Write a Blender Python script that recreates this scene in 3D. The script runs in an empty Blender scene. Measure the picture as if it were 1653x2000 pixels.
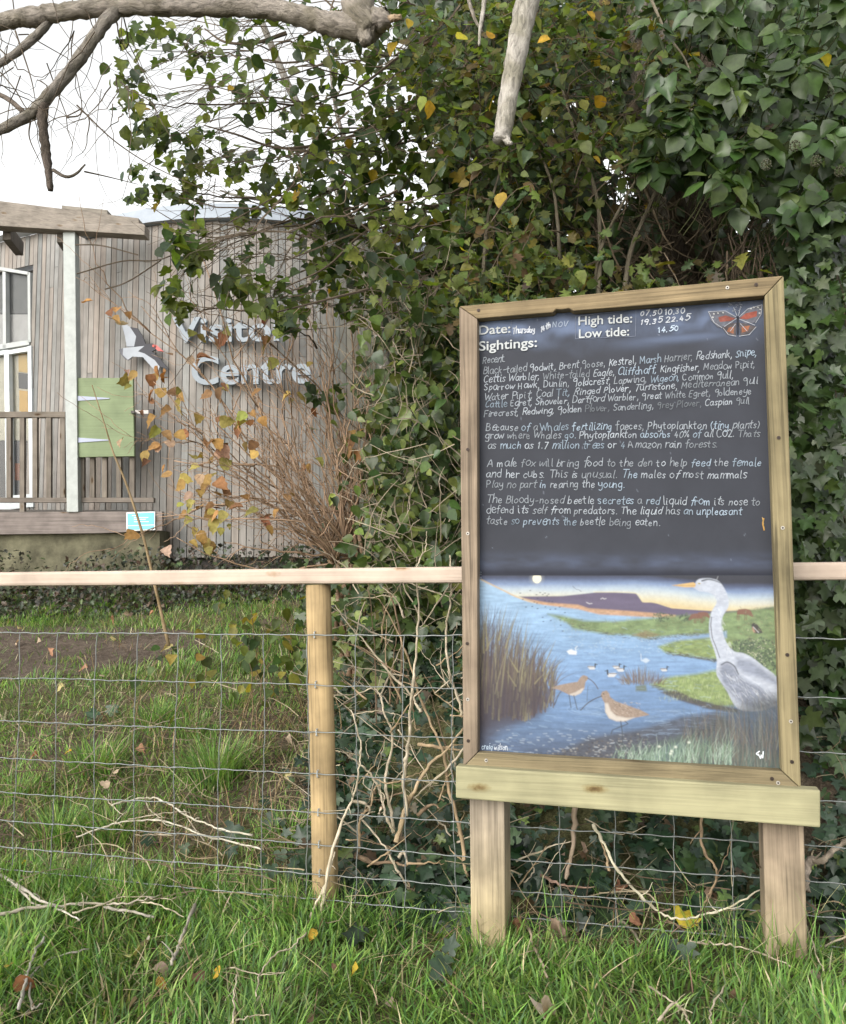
import bpy, math, random
import numpy as np
from mathutils import Matrix, Vector

SC = bpy.context.scene
COL = SC.collection
RNG = np.random.default_rng(7)
random.seed(7)
R = math.radians

# ------------------------------------------------------------------ camera
FPX = 1650.0                       # focal length in photograph pixels (1653 x 2000)
PITCH, ROLL = R(5.0), R(-0.5)
cam_data = bpy.data.cameras.new('camera')
cam = bpy.data.objects.new('camera', cam_data)
COL.objects.link(cam)
cam_data.sensor_fit = 'VERTICAL'
cam_data.sensor_height = 36.0
cam_data.lens = FPX / 2000.0 * 36.0
cam_data.clip_end = 2000
cam_data.clip_start = 0.02
CAM = np.array([0.0, 0.0, 1.0])
M = Matrix.Translation(Vector(CAM)) @ Matrix.Rotation(math.pi / 2 + PITCH, 4, 'X') @ Matrix.Rotation(ROLL, 4, 'Z')
cam.matrix_world = M
SC.camera = cam
ROT = np.array(M.to_3x3())

# ------------------------------------------------------------------ sky and sun
SUN_EL, SUN_AZ = R(32), R(215)     # soft light from behind the camera's left shoulder
world = bpy.data.worlds.new('World')
SC.world = world
world.use_nodes = True
wn, wl = world.node_tree.nodes, world.node_tree.links
sky = wn.new('ShaderNodeTexSky')
sky.sky_type = 'NISHITA'
sky.sun_disc = False
sky.sun_elevation = SUN_EL
sky.sun_rotation = SUN_AZ
sky.air_density = 1.0
sky.dust_density = 1.5
hs = wn.new('ShaderNodeHueSaturation')
hs.inputs['Saturation'].default_value = 0.16
bg = wn['Background']
bg.inputs['Strength'].default_value = 0.15
wl.new(sky.outputs[0], hs.inputs['Color'])
warm = wn.new('ShaderNodeMix'); warm.data_type = 'RGBA'; warm.blend_type = 'MULTIPLY'; warm.inputs[0].default_value = 1.0
warm.inputs[7].default_value = (1.02, 1.0, 0.945, 1)
wl.new(hs.outputs[0], warm.inputs[6])
wl.new(warm.outputs[2], bg.inputs['Color'])
sun_data = bpy.data.lights.new('sun', 'SUN')
sun_data.energy = 0.55
sun_data.angle = R(50)
sun_data.color = (1.0, 0.95, 0.88)
sun = bpy.data.objects.new('sun', sun_data)
COL.objects.link(sun)
sd = Vector((math.sin(SUN_AZ) * math.cos(SUN_EL), math.cos(SUN_AZ) * math.cos(SUN_EL), math.sin(SUN_EL)))
sun.rotation_euler = sd.to_track_quat('Z', 'Y').to_euler()
SC.view_settings.view_transform = 'Standard'
SC.view_settings.look = 'None'
SC.view_settings.gamma = 1.0
SC.view_settings.exposure = 1.55
SC.cycles.max_bounces = 6
SC.cycles.diffuse_bounces = 3
SC.cycles.transparent_max_bounces = 8

# ------------------------------------------------------------------ geometry of the place
def ray(px, py):
    v = np.stack([(np.asarray(px, float) - 826.5) / FPX, -(np.asarray(py, float) - 1000.0) / FPX,
                  -np.ones_like(np.asarray(px, float))], -1)
    return v @ ROT.T

def P(px, py, d):
    r = ray(px, py)
    return CAM + r / r[..., 1:2] * np.asarray(d, float)[..., None]

def on_plane(px, py, n, c):
    r = ray(px, py)
    t = (c - CAM @ n) / (r @ n)
    return CAM + r * np.asarray(t)[..., None]

ALPHA = R(15)
FN = np.array([math.sin(ALPHA), math.cos(ALPHA), 0.0])   # away from the camera
FD = np.array([math.cos(ALPHA), -math.sin(ALPHA), 0.0])  # along the fence to the right
UP = np.array([0, 0, 1.0])
C_FENCE, C_SIGN = 2.48, 2.335

def F(px, py, off=0.0):            # a point on the fence's plane (off = metres behind it)
    return on_plane(px, py, FN, C_FENCE + off)

def S(px, py, off=0.0):            # a point on the board's plane (off = metres in front)
    return on_plane(px, py, FN, C_SIGN - off)

def sstep(a, b, x):
    t = np.clip((x - a) / (b - a), 0, 1)
    return t * t * (3 - 2 * t)

def hash2(ix, iy, s):
    n = (ix * 374761393 + iy * 668265263 + s * 974711) & 0x7fffffff
    n = ((n ^ (n >> 13)) * 1274126177) & 0x7fffffff
    return ((n ^ (n >> 16)) & 0xffff) / 65535.0

def vnoise(x, y, s=0):
    x = np.asarray(x, float); y = np.asarray(y, float)
    ix = np.floor(x).astype(np.int64); iy = np.floor(y).astype(np.int64)
    fx = x - ix; fy = y - iy
    fx = fx * fx * (3 - 2 * fx); fy = fy * fy * (3 - 2 * fy)
    a = hash2(ix, iy, s); b = hash2(ix + 1, iy, s); c = hash2(ix, iy + 1, s); d = hash2(ix + 1, iy + 1, s)
    return (a * (1 - fx) + b * fx) * (1 - fy) + (c * (1 - fx) + d * fx) * fy

def fbm(x, y, s=0, o=3):
    r = 0; a = 0.5; t = 0
    for k in range(o):
        r = r + a * vnoise(np.asarray(x) * 2 ** k, np.asarray(y) * 2 ** k, s + k); t += a; a *= 0.5
    return r / t

def ee(x, y):                      # metres behind the fence
    return np.asarray(y) * FN[1] + np.asarray(x) * FN[0] - C_FENCE

def g(x, y):                       # height of the ground
    x = np.asarray(x, float); y = np.asarray(y, float)
    e = ee(x, y)
    z = 0.28 * np.clip(e - 0.1, 0, None) - 0.28 * np.clip(e - 4.3, 0, None)
    z = z + 0.42 * sstep(0.15, 1.1, e) * sstep(-0.35, 0.35, x + 0.12 * e) * (1 - sstep(6, 9, e))
    z = z + (.03 * sstep(-.15, .12, x) + .045 * sstep(.25, .95, x)) * (1 - sstep(1.5, 4, np.abs(y - 2.2))) * (1 - sstep(3, 6, x))
    near = np.exp(-(x * x + y * y) / 150.0)
    z = z + near * (0.07 * (fbm(x * 1.3, y * 1.3, 5) - 0.5) + 0.03 * (fbm(x * 6, y * 6, 9) - 0.5)) * np.where(e > 3.6, .3, 1)
    return z

def G(px, py, lift=0.0):           # where a line of sight meets the ground
    px = np.atleast_1d(np.asarray(px, float)); py = np.atleast_1d(np.asarray(py, float))
    ds = np.arange(1.4, 14, 0.015)
    pts = P(px[:, None] + 0 * ds, py[:, None] + 0 * ds, np.broadcast_to(ds, (len(px), len(ds))))
    below = pts[..., 2] < g(pts[..., 0], pts[..., 1]) + lift
    k = np.where(below.any(1), below.argmax(1), len(ds) - 1)
    p = pts[np.arange(len(px)), k]
    p[:, 2] = g(p[:, 0], p[:, 1]) + lift
    return p

def lin(r, gg, b):
    c = np.array([r, gg, b], float) / 255.0
    return np.where(c <= 0.04045, c / 12.92, ((c + 0.055) / 1.055) ** 2.4)

# ------------------------------------------------------------------ mesh collecting
class MB:
    def __init__(self):
        self.V, self.F3, self.F4, self.C, self.Q, self.n = [], [], [], [], [], 0
        self.NG = []
    def add(self, v, faces, col=(1, 1, 1), gco=None):
        v = np.asarray(v, float).reshape(-1, 3)
        c = np.asarray(col, float)
        if c.ndim == 1: c = np.broadcast_to(c, (len(v), 3))
        self.V.append(v); self.C.append(c); self.Q.append(v if gco is None else np.asarray(gco, float))
        for f in (faces if isinstance(faces, list) else [faces]):
            if isinstance(f, np.ndarray):
                (self.F3 if f.shape[1] == 3 else self.F4).append(f + self.n)
            else:
                self.NG.append([i + self.n for i in f])
        self.n += len(v)
        return self
    def build(self, name, mat, parent=None, smooth=False, bevel=0):
        V = np.concatenate(self.V); C = np.concatenate(self.C); Q = np.concatenate(self.Q)
        me = bpy.data.meshes.new(name)
        loops, starts, st = [], [], 0
        for fs in self.F3 + self.F4:
            loops.append(fs.reshape(-1)); k = fs.shape[1]
            starts.append(st + np.arange(len(fs)) * k); st += fs.size
        for f in self.NG:
            loops.append(np.array(f)); starts.append(np.array([st])); st += len(f)
        loops = np.concatenate(loops).astype(np.int32); starts = np.concatenate(starts).astype(np.int32)
        me.vertices.add(len(V)); me.vertices.foreach_set('co', V.reshape(-1).astype(np.float32))
        me.loops.add(len(loops)); me.loops.foreach_set('vertex_index', loops)
        me.polygons.add(len(starts)); me.polygons.foreach_set('loop_start', starts)
        if smooth: me.polygons.foreach_set('use_smooth', np.ones(len(starts), bool))
        me.update(calc_edges=True)
        me.validate()
        a = me.color_attributes.new('Col', 'FLOAT_COLOR', 'POINT')
        a.data.foreach_set('color', np.concatenate([C, np.ones((len(C), 1))], 1).reshape(-1).astype(np.float32))
        q = me.attributes.new('gco', 'FLOAT_VECTOR', 'POINT')
        q.data.foreach_set('vector', Q.reshape(-1).astype(np.float32))
        if not smooth: me.shade_flat()
        me.materials.append(mat)
        o = bpy.data.objects.new(name, me)
        COL.objects.link(o)
        if parent is not None:
            o.parent = parent
            o.matrix_parent_inverse = Matrix.Translation(-parent.location)
        if bevel:
            b = o.modifiers.new('bevel', 'BEVEL'); b.width = bevel; b.segments = 2; b.limit_method = 'ANGLE'
        return o

def tag(o, label=None, cat=None, group=None, kind=None):
    if label: o['label'] = label
    if cat: o['category'] = cat
    if group: o['group'] = group
    if kind: o['kind'] = kind
    return o

def thing(name, label, cat, loc, group=None):
    o = bpy.data.objects.new(name, None)
    o.empty_display_size = 0.1
    COL.objects.link(o)
    o.location = Vector([float(t) for t in loc])
    return tag(o, label, cat, group)

BOXF = np.array([[0, 3, 2, 1], [4, 5, 6, 7], [0, 1, 5, 4], [1, 2, 6, 5], [2, 3, 7, 6], [3, 0, 4, 7]])
def box(mb, o, a, b, c, col=(1, 1, 1), grain=0):
    """box from corner o with edge vectors a, b, c; the grain runs along edge number `grain`"""
    o, a, b, c = (np.asarray(t, float) for t in (o, a, b, c))
    v = [o, o + a, o + a + b, o + b, o + c, o + a + c, o + a + b + c, o + b + c]
    if np.dot(np.cross(a, b), c) < 0:
        o2 = o + a; v = [o2, o2 - a, o2 - a + b, o2 + b, o2 + c, o2 - a + c, o2 - a + b + c, o2 + b + c]
        uvw = np.array([[1, 0, 0], [0, 0, 0], [0, 1, 0], [1, 1, 0], [1, 0, 1], [0, 0, 1], [0, 1, 1], [1, 1, 1]], float)
    else:
        uvw = np.array([[0, 0, 0], [1, 0, 0], [1, 1, 0], [0, 1, 0], [0, 0, 1], [1, 0, 1], [1, 1, 1], [0, 1, 1]], float)
    uvw = uvw * [np.linalg.norm(a), np.linalg.norm(b), np.linalg.norm(c)]
    uvw = np.roll(uvw, -grain, 1) + RNG.uniform(0, 40, 3)
    mb.add(np.array(v), BOXF, col, uvw)
    return mb

def prism(mb, pts, vec, col=(1, 1, 1), graindir=None):
    """a plane polygon given a thickness"""
    pts = np.asarray(pts, float); n = len(pts); vec = np.asarray(vec, float)
    v = np.concatenate([pts, pts + vec])
    nrm = np.zeros(3)
    for i in range(n): nrm += np.cross(pts[i], pts[(i + 1) % n])
    idx = list(range(n))
    flip = np.dot(nrm, vec) > 0
    fs = [idx[::-1] if flip else idx, [n + i for i in (idx if flip else idx[::-1])]]
    for i in range(n):
        j = (i + 1) % n
        q = [i, j, n + j, n + i]
        fs.append(q if flip else q[::-1])
    if graindir is None: gq = None
    else:
        gd = np.asarray(graindir, float) / np.linalg.norm(graindir)
        nn = vec / np.linalg.norm(vec); sd_ = np.cross(gd, nn)
        gq = np.stack([v @ gd, v @ sd_, v @ nn], 1) + RNG.uniform(0, 40, 3)
    mb.add(v, fs, col, gq)
    return mb

def smooth_line(p, n=None, per=5):
    p = np.asarray(p, float)
    if len(p) < 3:
        t = np.linspace(0, 1, per + 1)[:, None]
        return p[0] * (1 - t) + p[1] * t
    q = np.concatenate([2 * p[:1] - p[1:2], p, 2 * p[-1:] - p[-2:-1]])
    out = []
    for i in range(1, len(q) - 2):
        for t in np.arange(per) / per:
            a, b, c, d = q[i - 1], q[i], q[i + 1], q[i + 2]
            out.append(0.5 * (2 * b + (c - a) * t + (2 * a - 5 * b + 4 * c - d) * t * t + (3 * b - a - 3 * c + d) * t ** 3))
    out.append(p[-1])
    return np.array(out)

def tube(mb, pts, rad, sides=5, col=(1, 1, 1), rough=0.0, cap=True):
    pts = np.asarray(pts, float); n = len(pts)
    rad = np.broadcast_to(np.asarray(rad, float), (n,)) if np.ndim(rad) else np.full(n, rad)
    t = np.gradient(pts, axis=0); t /= np.linalg.norm(t, axis=1)[:, None] + 1e-9
    ref = np.array([0.31, 0.2, 0.93]) if abs(t[:, 2]).mean() < 0.8 else np.array([0.93, 0.3, 0.1])
    u = np.cross(t, ref); u /= np.linalg.norm(u, axis=1)[:, None] + 1e-9
    w = np.cross(t, u)
    a = np.arange(sides) / sides * 2 * math.pi
    rr = rad[:, None] * np.ones(sides)
    if rough: rr = rr * (1 + rough * (RNG.random((n, sides)) - 0.5) * 2)
    v = pts[:, None] + rr[..., None] * (np.cos(a)[None, :, None] * u[:, None] + np.sin(a)[None, :, None] * w[:, None])
    L = np.concatenate([[0], np.cumsum(np.linalg.norm(np.diff(pts, axis=0), axis=1))])
    off = RNG.uniform(0, 30)
    q = np.stack([L[:, None] + 0 * a + off, rad[:, None] * np.cos(a)[None], rad[:, None] * np.sin(a)[None]], -1)
    i = np.arange(n - 1)[:, None] * sides; j = np.arange(sides)[None]; k = (j + 1) % sides
    f = np.stack([i + j, i + sides + j, i + sides + k, i + k], -1).reshape(-1, 4)[:, ::-1]
    c = np.asarray(col, float)
    if c.ndim == 2: c = np.repeat(c, sides, 0)
    fs = [f]
    if cap: fs += [list(range(sides))[::-1], [(n - 1) * sides + s for s in range(sides)]]
    mb.add(v.reshape(-1, 3), fs, c, q.reshape(-1, 3))
    return mb

# ------------------------------------------------------------------ materials
def nodes(name):
    m = bpy.data.materials.new(name); m.use_nodes = True
    nt = m.node_tree
    return m, nt, nt.nodes['Principled BSDF']

def N(nt, t, **kw):
    n = nt.nodes.new(t)
    for k, v in kw.items():
        if k.startswith('_'): setattr(n, k[1:], v)
        else: n.inputs[k.replace('__', ' ')].default_value = v
    return n

def attr(nt, name):
    return N(nt, 'ShaderNodeAttribute', _attribute_name=name)

def mulmix(nt, a, b, fac=1.0):
    m = N(nt, 'ShaderNodeMix', _data_type='RGBA', _blend_type='MULTIPLY')
    m.inputs[0].default_value = fac
    nt.links.new(a, m.inputs[6]); nt.links.new(b, m.inputs[7])
    return m.outputs[2]

def ramp(nt, fac, stops):
    r = N(nt, 'ShaderNodeValToRGB')
    el = r.color_ramp.elements
    while len(el) < len(stops): el.new(0.5)
    for e, (p, c) in zip(el, stops):
        e.position = p; e.color = (c, c, c, 1) if np.isscalar(c) else (*c, 1)
    nt.links.new(fac, r.inputs[0])
    return r.outputs[0]

def mat_wood(name, rough=0.75, contrast=0.5, knots=True, freq=1.0, bump=0.25, stain=0.25, crack=0.0, spec=0.25):
    m, nt, b = nodes(name)
    q = attr(nt, 'gco').outputs['Vector']; c = attr(nt, 'Col').outputs['Color']
    mp = N(nt, 'ShaderNodeMapping'); mp.inputs['Scale'].default_value = (2.4 * freq, 120 * freq, 120 * freq)
    nt.links.new(q, mp.inputs[0])
    n1 = N(nt, 'ShaderNodeTexNoise', Scale=1.0, Detail=6.0, Roughness=0.62, Distortion=1.0); nt.links.new(mp.outputs[0], n1.inputs['Vector'])
    grain = ramp(nt, n1.outputs[0], [(0.3, 1 - contrast), (0.5, 1 - contrast * .35), (0.7, 1.0)])
    out = mulmix(nt, c, grain)
    n2 = N(nt, 'ShaderNodeTexNoise', Scale=7.0, Detail=4.0); nt.links.new(q, n2.inputs['Vector'])
    out = mulmix(nt, out, ramp(nt, n2.outputs[0], [(0.3, 1 - stain), (0.62, 1.0)]))
    if knots:
        mk = N(nt, 'ShaderNodeMapping'); mk.inputs['Scale'].default_value = (6.5, 17, 17); nt.links.new(q, mk.inputs[0])
        nd = N(nt, 'ShaderNodeTexNoise', Scale=90.0, Detail=2.0); nt.links.new(q, nd.inputs['Vector'])
        av = N(nt, 'ShaderNodeMix', _data_type='RGBA', _blend_type='LINEAR_LIGHT'); av.inputs[0].default_value = .06; nt.links.new(mk.outputs[0], av.inputs[6]); nt.links.new(nd.outputs['Color'], av.inputs[7])
        v = N(nt, 'ShaderNodeTexVoronoi', Scale=1.0); nt.links.new(av.outputs[2], v.inputs['Vector'])
        sep = N(nt, 'ShaderNodeSeparateColor'); nt.links.new(v.outputs['Color'], sep.inputs[0])
        lt = N(nt, 'ShaderNodeMath', _operation='ADD'); nt.links.new(v.outputs['Distance'], lt.inputs[0])
        gt = N(nt, 'ShaderNodeMath', _operation='GREATER_THAN'); gt.inputs[1].default_value = .30; nt.links.new(sep.outputs[0], gt.inputs[0]); nt.links.new(gt.outputs[0], lt.inputs[1])
        out = mulmix(nt, out, ramp(nt, lt.outputs[0], [(0.06, (.28, .19, .13)), (0.12, (.5, .38, .27)), (0.17, (.8, .72, .62)), (0.26, 1.0)]))
    if crack:
        mc = N(nt, 'ShaderNodeMapping'); mc.inputs['Scale'].default_value = (2.2, 34, 34); nt.links.new(q, mc.inputs[0])
        n3 = N(nt, 'ShaderNodeTexNoise', Scale=1.0, Detail=2.0); nt.links.new(mc.outputs[0], n3.inputs['Vector'])
        out = mulmix(nt, out, ramp(nt, n3.outputs[0], [(0.30, 1 - crack), (0.36, 1.0)]))
    nt.links.new(out, b.inputs['Base Color'])
    b.inputs['Roughness'].default_value = rough
    b.inputs['Specular IOR Level'].default_value = spec
    bp = N(nt, 'ShaderNodeBump', Strength=bump, Distance=0.004); nt.links.new(n1.outputs[0], bp.inputs['Height'])
    nt.links.new(bp.outputs[0], b.inputs['Normal'])
    return m

def mat_paint(name, rough=0.6, var=0.15, scale=9.0, spec=0.3, metal=0.0, bump=0.0, fine=80.0):
    m, nt, b = nodes(name)
    q = attr(nt, 'gco').outputs['Vector']; c = attr(nt, 'Col').outputs['Color']
    n1 = N(nt, 'ShaderNodeTexNoise', Scale=scale, Detail=6.0, Roughness=0.65); nt.links.new(q, n1.inputs['Vector'])
    nt.links.new(mulmix(nt, c, ramp(nt, n1.outputs[0], [(0.3, 1 - var), (0.65, 1.0)])), b.inputs['Base Color'])
    b.inputs['Roughness'].default_value = rough; b.inputs['Specular IOR Level'].default_value = spec
    b.inputs['Metallic'].default_value = metal
    if bump:
        n2 = N(nt, 'ShaderNodeTexNoise', Scale=fine, Detail=4.0); nt.links.new(q, n2.inputs['Vector'])
        bp = N(nt, 'ShaderNodeBump', Strength=bump, Distance=0.01); nt.links.new(n2.outputs[0], bp.inputs['Height'])
        nt.links.new(bp.outputs[0], b.inputs['Normal'])
    return m

def mat_leaf(name, rough=0.45, trans=0.35, spec=0.35, tint=(1.25, 1.35, 0.5)):
    m, nt, b = nodes(name)
    c = attr(nt, 'Col').outputs['Color']; q = attr(nt, 'gco').outputs['Vector']
    n1 = N(nt, 'ShaderNodeTexNoise', Scale=60.0, Detail=3.0); nt.links.new(q, n1.inputs['Vector'])
    c2 = mulmix(nt, c, ramp(nt, n1.outputs[0], [(0.3, 0.7), (0.65, 1.08)]))
    nt.links.new(c2, b.inputs['Base Color'])
    b.inputs['Roughness'].default_value = rough; b.inputs['Specular IOR Level'].default_value = spec
    tr = N(nt, 'ShaderNodeBsdfTranslucent')
    rgb = N(nt, 'ShaderNodeRGB'); rgb.outputs[0].default_value = (*tint, 1)
    nt.links.new(mulmix(nt, c2, rgb.outputs[0]), tr.inputs['Color'])
    mx = N(nt, 'ShaderNodeMixShader'); mx.inputs[0].default_value = trans
    nt.links.new(b.outputs[0], mx.inputs[1]); nt.links.new(tr.outputs[0], mx.inputs[2])
    nt.links.new(mx.outputs[0], nt.nodes['Material Output'].inputs['Surface'])
    return m

def mat_bark(name, rough=0.85, sc=(14, 70, 70), lo=0.45, bump=0.6):
    m, nt, b = nodes(name)
    c = attr(nt, 'Col').outputs['Color']; q = attr(nt, 'gco').outputs['Vector']
    mp = N(nt, 'ShaderNodeMapping'); mp.inputs['Scale'].default_value = sc; nt.links.new(q, mp.inputs[0])
    n1 = N(nt, 'ShaderNodeTexNoise', Scale=1.0, Detail=6.0, Roughness=0.7, Distortion=0.8); nt.links.new(mp.outputs[0], n1.inputs['Vector'])
    n2 = N(nt, 'ShaderNodeTexNoise', Scale=11.0, Detail=3.0); nt.links.new(q, n2.inputs['Vector'])
    o = mulmix(nt, c, ramp(nt, n1.outputs[0], [(0.32, lo), (0.55, 0.95), (0.75, 1.12)]))
    o = mulmix(nt, o, ramp(nt, n2.outputs[0], [(0.35, (.62, .62, .55)), (0.6, 1.0)]))
    nt.links.new(o, b.inputs['Base Color']); b.inputs['Roughness'].default_value = rough
    b.inputs['Specular IOR Level'].default_value = 0.2
    bp = N(nt, 'ShaderNodeBump', Strength=bump, Distance=0.012); nt.links.new(n1.outputs[0], bp.inputs['Height'])
    nt.links.new(bp.outputs[0], b.inputs['Normal'])
    return m

def mat_ground():
    m, nt, b = nodes('soil')
    q = attr(nt, 'gco').outputs['Vector']; c = attr(nt, 'Col').outputs['Color']
    n1 = N(nt, 'ShaderNodeTexNoise', Scale=26.0, Detail=8.0, Roughness=0.75); nt.links.new(q, n1.inputs['Vector'])
    n2 = N(nt, 'ShaderNodeTexNoise', Scale=120.0, Detail=4.0); nt.links.new(q, n2.inputs['Vector'])
    o = mulmix(nt, c, ramp(nt, n1.outputs[0], [(0.3, (.45, .4, .36)), (0.55, 1.0), (0.72, (1.5, 1.45, 1.3))]))
    o = mulmix(nt, o, ramp(nt, n2.outputs[0], [(0.35, .6), (0.6, 1.15)]))
    nt.links.new(o, b.inputs['Base Color']); b.inputs['Roughness'].default_value = 0.95
    b.inputs['Specular IOR Level'].default_value = 0.1
    bp = N(nt, 'ShaderNodeBump', Strength=0.9, Distance=0.02); nt.links.new(n1.outputs[0], bp.inputs['Height'])
    nt.links.new(bp.outputs[0], b.inputs['Normal'])
    return m

M_SOIL = mat_ground()
M_CLAD = mat_wood('weathered larch cladding', rough=0.9, contrast=0.32, knots=False, freq=0.6, bump=0.1, stain=0.22)
M_OLDWOOD = mat_wood('weathered grey timber', rough=0.9, contrast=0.45, freq=0.7, bump=0.2, stain=0.35)
M_FRAME = mat_wood('treated frame timber', rough=0.8, contrast=0.62, freq=0.9, bump=0.4, stain=0.42, crack=.45)
M_BEAM = mat_wood('green treated pine', rough=0.75, contrast=0.34, freq=0.8, bump=0.2, stain=0.32, crack=.2)
M_POST = mat_wood('sawn pine post', rough=0.85, contrast=0.55, freq=0.7, bump=0.4, stain=0.5, crack=.6)
M_PLAIN = mat_paint('flat paint', rough=0.6)
M_METAL = mat_paint('galvanised metal', rough=0.5, metal=0.55, var=0.2, scale=30)
M_CHALK = mat_paint('chalk', rough=0.95, var=0.45, scale=70, spec=0.05)
M_BOARD = mat_paint('blackboard paint', rough=0.6, var=0.12, scale=14, spec=0.15)
M_ART = mat_paint('board painting', rough=0.6, var=0.06, scale=60, spec=0.2)
M_MOSS = mat_paint('mossy concrete', rough=0.95, var=0.72, scale=5, bump=0.5, fine=40)
M_LEAF = mat_leaf('ivy leaf', rough=0.38, trans=0.22, spec=0.45)
M_THIN = mat_leaf('thin leaf', rough=0.45, trans=0.5, spec=0.3)
M_DRY = mat_leaf('dry leaf', rough=0.75, trans=0.25, spec=0.15, tint=(1.3, 1.0, .6))
M_GRASS = mat_leaf('grass blade', rough=0.5, trans=0.35, spec=0.25, tint=(1.15, 1.25, 0.5))
M_BARK = mat_bark('grey bark', sc=(22, 60, 60), lo=.36, bump=1.0)
M_TWIG = mat_bark('twig bark', sc=(30, 200, 200), lo=0.6, bump=0.2)
M_STEM = mat_bark('dead stem', sc=(9, 160, 160), lo=0.62, bump=0.3)

# ------------------------------------------------------------------ ground
def terrain(name, X, Y, lift, colf):
    Z = g(X, Y) + lift
    n, m_ = X.shape
    i = np.arange(n * m_).reshape(n, m_)
    f = np.stack([i[:-1, :-1], i[:-1, 1:], i[1:, 1:], i[1:, :-1]], -1).reshape(-1, 4)
    v = np.stack([X, Y, Z], -1).reshape(-1, 3)
    mb = MB(); mb.add(v, f, colf(v[:, 0], v[:, 1]))
    return tag(mb.build(name, M_SOIL, smooth=True), kind='structure')

def soil_col(x, y):
    e = ee(x, y)
    k = sstep(.42, .62, fbm(x * 2.2, y * 2.2, 31))[:, None]
    base = (1 - k) * np.array([.130, .105, .078]) + k * np.array([.105, .105, .050])
    far = sstep(8, 14, e)[:, None]
    return base * (1 - far) + far * np.array([.05, .075, .025])

s_ = np.linspace(-1, 1, 321); t_ = np.linspace(-.35, 1, 321)
X, Y = np.meshgrid(3.2 * np.sinh(s_ * 5.2) / math.sinh(1.0) * .55, 3 + 2.2 * np.sinh(t_ * 5.6) * .55)
terrain('ground', X, Y, 0.0, soil_col)

pl = G([-160, 0, 130, 260, 400], [1338, 1334, 1322, 1300, 1275]); pu = G([-160, 0, 130, 260, 400], [1228, 1228, 1226, 1228, 1240])
pl = smooth_line(pl[:, :2], per=14); pu = smooth_line(pu[:, :2], per=14)
tt = np.linspace(0, 1, 30)[:, None]
jl = .16 * (fbm(np.arange(len(pl)) * .35, np.zeros(len(pl)), 3)[:, None] - .5)
XX = pl[None, :, 0] * (1 - tt) + pu[None, :, 0] * tt; YY = (pl[None, :, 1] + jl.T) * (1 - tt) + (pu[None, :, 1] + jl.T) * tt
terrain('path', XX, YY, 0.006, lambda x, y: np.array([.135, .108, .088]) * (0.6 + .5 * fbm(x * 9, y * 9, 77))[:, None])

# ------------------------------------------------------------------ visitor centre
def plan_line(spec):
    return np.array([P(px, 1000, d)[:2] for px, d in spec])
WALL_Z0 = P(300, 1090, 7.3)[2]; WALL_Z1 = P(350, 437, 7.3)[2]
planA = smooth_line(plan_line([(153, 7.62), (300, 7.32), (450, 7.26), (600, 7.4), (750, 7.8), (900, 8.5)]), per=12)
planB = plan_line([(153, 7.98), (0, 8.4), (-260, 9.3)])
building = thing('visitor_centre', 'visitor centre clad in weathered vertical boards with a pale metal roof edge', 'building', (*planA[20], WALL_Z0))
backA = np.array([[.6, 13], [-6, 13.5], [-9, 12]])
core = MB()
inner = planA + np.array([.02, .06])
corner = np.concatenate([inner[::-1], planB + np.array([.03, .08]), backA[::-1]])
prism(core, np.c_[corner, np.full(len(corner), WALL_Z0 - .1)], (0, 0, WALL_Z1 - WALL_Z0 + .1), (.035, .03, .027))
core.build('wall', M_PLAIN, building)

def resample(line, step):
    d = np.r_[0, np.cumsum(np.linalg.norm(np.diff(line, axis=0), axis=1))]
    s = np.arange(0, d[-1], step)
    return np.c_[np.interp(s, d, line[:, 0]), np.interp(s, d, line[:, 1])]

def boards(mb, line, w, z0, z1, skip=None, seed=1):
    pts = resample(line, w)
    rg = np.random.default_rng(seed)
    for i in range(len(pts) - 1):
        a, b = pts[i], pts[i + 1]
        d = (b - a) / np.linalg.norm(b - a); nrm = np.array([d[1], -d[0]])
        if nrm[1] > 0: nrm = -nrm
        lo, hi = z0, z1
        if skip:
            r_ = skip((a + b) / 2, lo, hi)
            if r_ is None: continue
            lo, hi = r_
        z = lo
        while z < hi - .01:                      # each board is butted from a few lengths
            h = min(hi - z, rg.uniform(1.6, 3.6))
            if hi - z - h < .35: h = hi - z
            k = rg.uniform(.82, 1.10); tint = rg.uniform(-.02, .03)
            damp = sstep(.52, .8, i / len(pts)) if skip is None else 0.0        # algae on the damp end of the wall
            col = np.array([.297 + tint, .282, .266 - tint * .6]) * k * (1 - damp * np.array([.34, .26, .42]))
            pr = rg.uniform(0, .004)
            box(mb, [*(a + nrm * (.0 + pr)), z], [*(d * (w - .007)), 0], [*(-nrm * .02), 0], [0, 0, h - .003], col, 2)
            z += h

clad = MB(); boards(clad, planA, .064, WALL_Z0, WALL_Z1, seed=5)
clad.build('cladding', M_CLAD, building)
dB = planB[1] - planB[0]; dB /= np.linalg.norm(dB)
NB = np.array([dB[1], -dB[0], 0.0]); NB = NB if NB[1] > 0 else -NB
def WB(px, py, off=0.0):
    return on_plane(px, py, NB, NB[:2] @ planB[0] - off)
zwin = WB(30, 530)[2]
def skipB(m, lo, hi):
    if (m - planB[0]) @ dB > (WB(58, 700)[:2] - planB[0]) @ dB:
        return (zwin + .03, hi)
    return lo, hi
cladB = MB(); boards(cladB, np.array([planB[0], planB[0] + dB * 3.2]), .058, P(120, 1000, 8.0)[2] - .1, WB(110, 447)[2], skipB, seed=9)
cladB.build('cladding', M_CLAD, building)
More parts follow.
